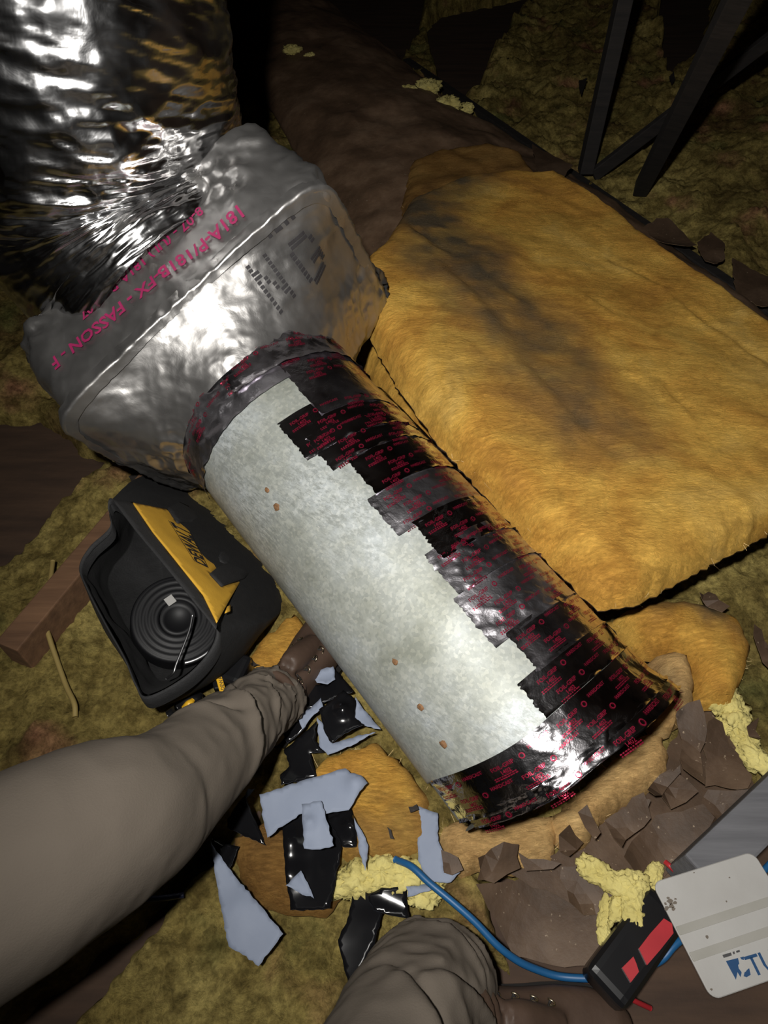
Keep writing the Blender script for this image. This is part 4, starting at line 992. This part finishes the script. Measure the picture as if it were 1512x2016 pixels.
# ================================================================== LOWER RIGHT: TIMBER, SQUEEGEE, TOOL
def lower_right():
    g = beam('grey_timber', P(1360, 1735, .13), P(1625, 1475, .13), .060, .09, 'grey_wood', bev=.004)
    tag(g, 'grey painted timber edge at the right behind the squeegee', 'timber')
    z = .195
    tl, tr, bl = P(1283, 1738, z), P(1482, 1676, z), P(1402, 1970, z); ex = nrm(tr-tl); W = np.linalg.norm(tr-tl); ey0 = bl-tl; Hh = np.linalg.norm(ey0)
    nz = nrm(np.cross(ey0, ex)); nz = nz if nz[2] > 0 else -nz; ey = nrm(ey0)
    root = thing('squeegee', (tl+tr+bl*1.)/3-np.array([0, 0, .003]), 'white plastic squeegee card with ribs and a worn blue logo', 'squeegee')
    def card(name, x0, x1, y0, y1, h0, h1, r, mat, par=root):
        pts = []
        for cx, cy, a0 in ((x1-r, y0+r, -90), (x1-r, y1-r, 0), (x0+r, y1-r, 90), (x0+r, y0+r, 180)):
            for a in np.linspace(a0, a0+90, 7): pts.append((cx+r*math.cos(math.radians(a)), cy+r*math.sin(math.radians(a))))
        n = len(pts); Vt = [tl+ex*x+ey*y+nz*h1 for x, y in pts]; ins = .0012
        cx, cy = (x0+x1)/2, (y0+y1)/2
        Vm = [tl+ex*x+ey*y+nz*(h1-.001) for x, y in pts]
        Vt = [tl+ex*(x+(cx-x)*.015)+ey*(y+(cy-y)*.015)+nz*h1 for x, y in pts]
        Vb = [tl+ex*x+ey*y+nz*h0 for x, y in pts]
        F = [tuple(range(n)), tuple(range(3*n-1, 2*n-1, -1))]
        for i in range(n):
            j = (i+1) % n; F += [(i, i+n, j+n, j), (i+n, i+2*n, j+2*n, j+n)]
        o = mk(name, Vt+Vm+Vb, F, mat, par, smooth=False); return o
    body = card('card', 0, W, 0, Hh, -.0015, .0015, .012, 'white_plastic')
    for y in (.40, .62):
        card('rib', .001, W-.001, Hh*y, Hh*(y+.075), .0010, .0032, .001, 'white_band')
    rg = np.random.default_rng(4); parts = []
    for (u, v, s) in [(1318, 1775, .9), (1322, 1783, .8), (1312, 1788, .7), (1328, 1778, .6), (1316, 1768, .5), (1325, 1790, .6), (1310, 1780, .5), (1330, 1770, .4), (1392, 1845, .5), (1430, 1775, .3), (1463, 1845, .5), (1400, 1948, .4), (1366, 1718, .3), (1436, 1728, .3)]:
        c = on_plane(u, v, tl+nz*.0017, nz); m = 7; base = []
        for q in range(m): a = 2*math.pi*q/m; r_ = .0035*s*rg.uniform(.5, 1.3); base.append(c+ex*math.cos(a)*r_*1.4+ey*math.sin(a)*r_+nz*.0004)
        parts.append((np.array(base), [tuple(range(m))[::-1]]))
    v, f = join(parts); mk('scuff_marks', v, f, 'dirt_spot', body)['kind'] = 'stuff'
    # worn logo (card-plane offsets from its pixel spots)
    def flat(name, polys, mat, h):
        ps = []
        for px in polys:
            q = np.array([on_plane(u, v, tl+nz*h, nz) for u, v in px]); ps.append((q, [tuple(range(len(q)))]))
        v, f = join(ps); return mk(name, v, f, mat, body, smooth=False)
    flat('logo_print', [[(1429, 1892), (1453, 1886), (1456, 1900), (1460, 1915), (1458, 1924), (1452, 1914), (1449, 1929), (1439, 1911)], [(1457, 1885), (1464, 1883), (1465, 1890), (1460, 1889)], [(1466, 1913), (1475, 1906), (1478, 1919), (1470, 1924), (1464, 1922)]], 'print_blue', .0021)
    flat('small_print', [[(1422, 1880), (1439, 1875), (1441, 1881), (1425, 1886)], [(1442, 1874), (1446, 1873), (1447, 1878), (1444, 1879)], [(1449, 1872), (1456, 1870), (1457, 1874), (1450, 1876)]], 'metal_grey', .0019)
    a = on_plane(1468, 1893, tl+nz*.0021, nz); d = nrm(on_plane(1512, 1880, tl+nz*.0021, nz)-a); yd = np.cross(nz, d)
    tv, tf = text2d('TU', .030); mk('logo_print', a+tv[:, :1]*d+(tv[:, 1:]-.016)*yd, tf, 'print_blue', body)
    a = on_plane(1455, 1908, tl+nz*.0023, nz); tv, tf = text2d('e', .020); mk('logo_print', a+tv[:, :1]*d+(tv[:, 1:]-.004)*yd, tf, 'white_plastic', body)
    # black and red tool
    c = P(1250, 1862, .09); t = thing('utility_knife', [c[0], c[1], .05], 'black tool handle with red grip panels lying beside the squeegee', 'tool')
    x = nrm(P(1310, 1790, .09)-P(1205, 1935, .09)); zz = np.array([0, 0, 1.]); y = np.cross(zz, x)
    bev_box('handle', P(1248, 1865, .085), x, y, zz, .155, .066, .05, .014, 'black_plastic', t, 3)
    for px, h in (([(1258, 1867), (1280, 1838), (1307, 1808), (1323, 1818), (1326, 1837), (1300, 1870), (1274, 1900)], .113), ([(1225, 1905), (1247, 1883), (1253, 1897), (1258, 1913), (1242, 1934)], .113)):
        q = [P(u, v, h) for u, v in px]; n = len(q); q2 = [p_-np.array([0, 0, .012]) for p_ in q]
        F = [tuple(range(n)), tuple(range(2*n-1, n-1, -1))]+[(i, i+n, (i+1) % n+n, (i+1) % n) for i in range(n)]
        mk('red_grip', q+q2, F, 'tool_red', t, smooth=False)
lower_right()

# ================================================================== PERSON (trousers and boots)
def remesh(parts, voxel, name, mat, parent, smooth_it=3):
    v, f = join(parts); me = bpy.data.meshes.new('tmp'); me.from_pydata([tuple(q) for q in v], [], f); me.validate()
    bm = bmesh.new(); bm.from_mesh(me); bmesh.ops.recalc_face_normals(bm, faces=bm.faces); bm.to_mesh(me); bm.free()
    o = bpy.data.objects.new('tmp', me); COL.objects.link(o)
    r = o.modifiers.new('r', 'REMESH'); r.mode = 'VOXEL'; r.voxel_size = voxel
    s = o.modifiers.new('s', 'SMOOTH'); s.iterations = smooth_it; s.factor = .5
    dg = bpy.context.evaluated_depsgraph_get(); dg.update(); e = bpy.data.meshes.new_from_object(o.evaluated_get(dg))
    vv = np.array([q.co[:] for q in e.vertices]); ff = [tuple(p_.vertices) for p_ in e.polygons]
    bpy.data.objects.remove(o); bpy.data.meshes.remove(me); bpy.data.meshes.remove(e)
    return mk(name, vv, ff, mat, parent)
def person():
    ank1 = P(536, 1374, .135); knee1 = P(318, 1560, .34); mid1 = P(120, 1672, .41); hip1 = np.array([-.66, -.02, .46])
    ank2 = P(850, 1945, .12); knee2 = np.array([-.12, -.20, .50]); hip2 = np.array([-.52, -.28, .50])
    root = thing('person', [-.2, .1, .0], 'person in taupe work trousers and brown lace-up boots, legs only in view', 'person')
    def folds(seed, spots):
        def d(t, th):
            r = 0; th2 = (th-np.pi/2+np.pi) % (2*np.pi)-np.pi      # 0 faces up
            for (t0, wd, am, sl, c0, cw) in spots:
                x = t-t0-sl*(th2-c0); g = np.exp(-((th2-c0)/cw)**2)
                r = r+g*(-am*np.exp(-(x/wd)**2)+.55*am*np.exp(-((x+2.2*wd)/(1.8*wd))**2))
            q = np.stack([t*9+.35*np.sin(th+seed), np.cos(th)*.8, np.sin(th)*.8], -1)
            k = .25+.75*sstep(.40, .80, t)
            return r+k*(.018*(ridged(q, 1.5, 2, seed)-.60)+.007*(ridged(q, 3.6, 2, seed+3)-.5))+.006*(vn(q*.9, seed)-.5)
        return d
    cuff1 = ank1+nrm(ank1-knee1)*.0
    leg1 = tube_vf([hip1, mid1, knee1, knee1*.5+ank1*.5, knee1*.12+ank1*.88, ank1+nrm(ank1-knee1)*.012], [.118, .100, .077, .064, .051, .053], 160, 90, folds(3, [(.60, .010, .030, .05, -.3, .9), (.66, .008, .022, .09, .5, .7), (.55, .010, .016, -.04, .6, .6), (.73, .006, .016, .07, -.2, .5), (.79, .006, .014, -.06, .3, .6), (.85, .006, .013, .05, -.4, .6), (.90, .006, .012, -.03, .2, .8), (.95, .006, .012, .0, 0, 1.6)]))
    leg2 = tube_vf([hip2, knee2, knee2*.5+ank2*.5+np.array([.0, .0, .02]), ank2*.9+knee2*.1, ank2-np.array([0, 0, .03])], [.115, .090, .082, .086, .084], 140, 80, folds(9, [(.62, .012, .016, .06, .2, .7), (.74, .010, .018, -.08, -.3, .8), (.84, .008, .014, .05, .4, .7), (.92, .008, .012, .0, 0, 2.)]))
    pel = tube_vf([hip2+np.array([.10, -.10, .0]), (hip1+hip2)/2+np.array([-.06, -.06, .06]), hip1+np.array([-.10, .02, .02])], [.12, .16, .12], 50, 40)
    wst = tube_vf([(hip1+hip2)/2+np.array([-.06, -.08, .05]), (hip1+hip2)/2+np.array([-.10, -.14, .24])], [.155, .145], 30, 40, flat=1.1)
    remesh([leg1, leg2, pel, wst], .0042, 'trousers', 'trouser_cloth', root, 1)
    def boot(ank, toe_dir, legdir, gz, hooks):
        f = nrm([*toe_dir, 0]); s = np.array([f[1], -f[0], 0]); z = np.array([0, 0, 1.]); o = np.array([ank[0], ank[1], gz])-f*.0
        # foot loft: x from heel to toe
        xs = [-.085, -.075, -.04, .0, .05, .10, .15, .185, .205, .212]; wd = [.018, .030, .036, .037, .040, .048, .050, .042, .026, .006]; ht = [.07, .09, .105, .112, .100, .082, .066, .056, .044, .03]
        m = 28; V = []
        for x, w_, h in zip(xs, wd, ht):
            for q in range(m):
                a = 2*math.pi*q/m; c, si = math.cos(a), math.sin(a)
                yy = w_*np.sign(c)*abs(c)**.75; zz = .012+h*(.5+.5*np.sign(si)*abs(si)**.8)*(1 if si > 0 else 1)
                V.append(o+f*x+s*yy+z*zz)
        F = []
        for i in range(len(xs)-1):
            for q in range(m): F.append((i*m+q, i*m+(q+1) % m, (i+1)*m+(q+1) % m, (i+1)*m+q))
        F += [tuple(range(m-1, -1, -1)), tuple((len(xs)-1)*m+q for q in range(m))]
        sh = tube_vf([o+z*.05-f*.03, o+z*.09-f*.022, o+z*.115-f*.025+legdir*.02, o+z*.12+legdir*.06-f*.03], [.044, .047, .046, .046], 40, 36, lambda t, th: .004*np.sin(t*40+th))
        tongue = tube_vf([o+f*.10+z*.085, o+f*.06+z*.112, o+f*.035+z*.128, o+f*.018+z*.142], [.018, .022, .022, .016], 30, 20)
        b = remesh([(V, F), sh, tongue], .0045, 'boot', 'boot_leather', root, 3)
        b['label'] = 'brown leather lace-up boot'
        # sole
        Vs = []; n2 = 40; outl = []
        for q in range(n2):
            a = 2*math.pi*q/n2; x = .064+.155*math.cos(a); w_ = np.interp(x, xs, wd)+.006; yy = w_*np.sign(math.sin(a))*min(1, abs(math.sin(a))*2.2)
            outl.append(o+f*x+s*yy)
        Vs = [q+z*.026 for q in outl]+[q+z*.0 for q in outl]
        F = [tuple(range(n2)), tuple(range(2*n2-1, n2-1, -1))]+[(i, (i+1) % n2, (i+1) % n2+n2, i+n2) for i in range(n2)]
        mk('sole', Vs, F, 'boot_sole', b)
        # lace hooks in two rows
        bb = b.data; from mathutils.bvhtree import BVHTree
        dg = None; tr = BVHTree.FromPolygons([v.co+Vector(wloc(b)) for v in bb.vertices], [tuple(p_.vertices) for p_ in bb.polygons])
        eye = []
        for i in range(hooks):
            for sd in (-1, 1):
                x = .085-.026*i; hh = .30
                org = o+f*(x+.05)+s*(sd*(.021+.001*i))+z*hh
                hit = tr.ray_cast(Vector(org), Vector(nrm(-z-f*.25)))
                if hit[0] is None: continue
                pnt = np.array(hit[0]); n_ = np.array(hit[1]); t1 = nrm(np.cross(n_, f)); t2 = np.cross(t1, n_)
                arc = [pnt+n_*.003+t1*.0055*math.cos(a)*1.0+t2*.007*math.sin(a) for a in np.linspace(-.3, math.pi+.3, 9)]
                tube('lace_hook', arc, .0014, 'brass_hook', b, 20, 6); eye.append((sd, pnt+n_*.004))
        L_ = [q for sd, q in eye if sd < 0]; R_ = [q for sd, q in eye if sd > 0]
        for i in range(min(len(L_), len(R_))-1):
            for a, c in ((L_[i], R_[i+1]), (R_[i], L_[i+1])):
                md = (a+c)/2+np.array([0, 0, .006]); tube('lace', [a, md, c], .0019, 'boot_sole', b, 16, 6)
        return b
    t1 = P(672, 1215, .05)-ank1
    boot(ank1+np.array([.0, .0, 0])+nrm([*t1[:2], 0])*.036, t1[:2], nrm(knee1-ank1), .018, 4)
    boot(ank2+np.array([.07, -.03, 0]), (1, -.08), nrm(np.array([-.3, -.1, .9])), .0, 4)
person()
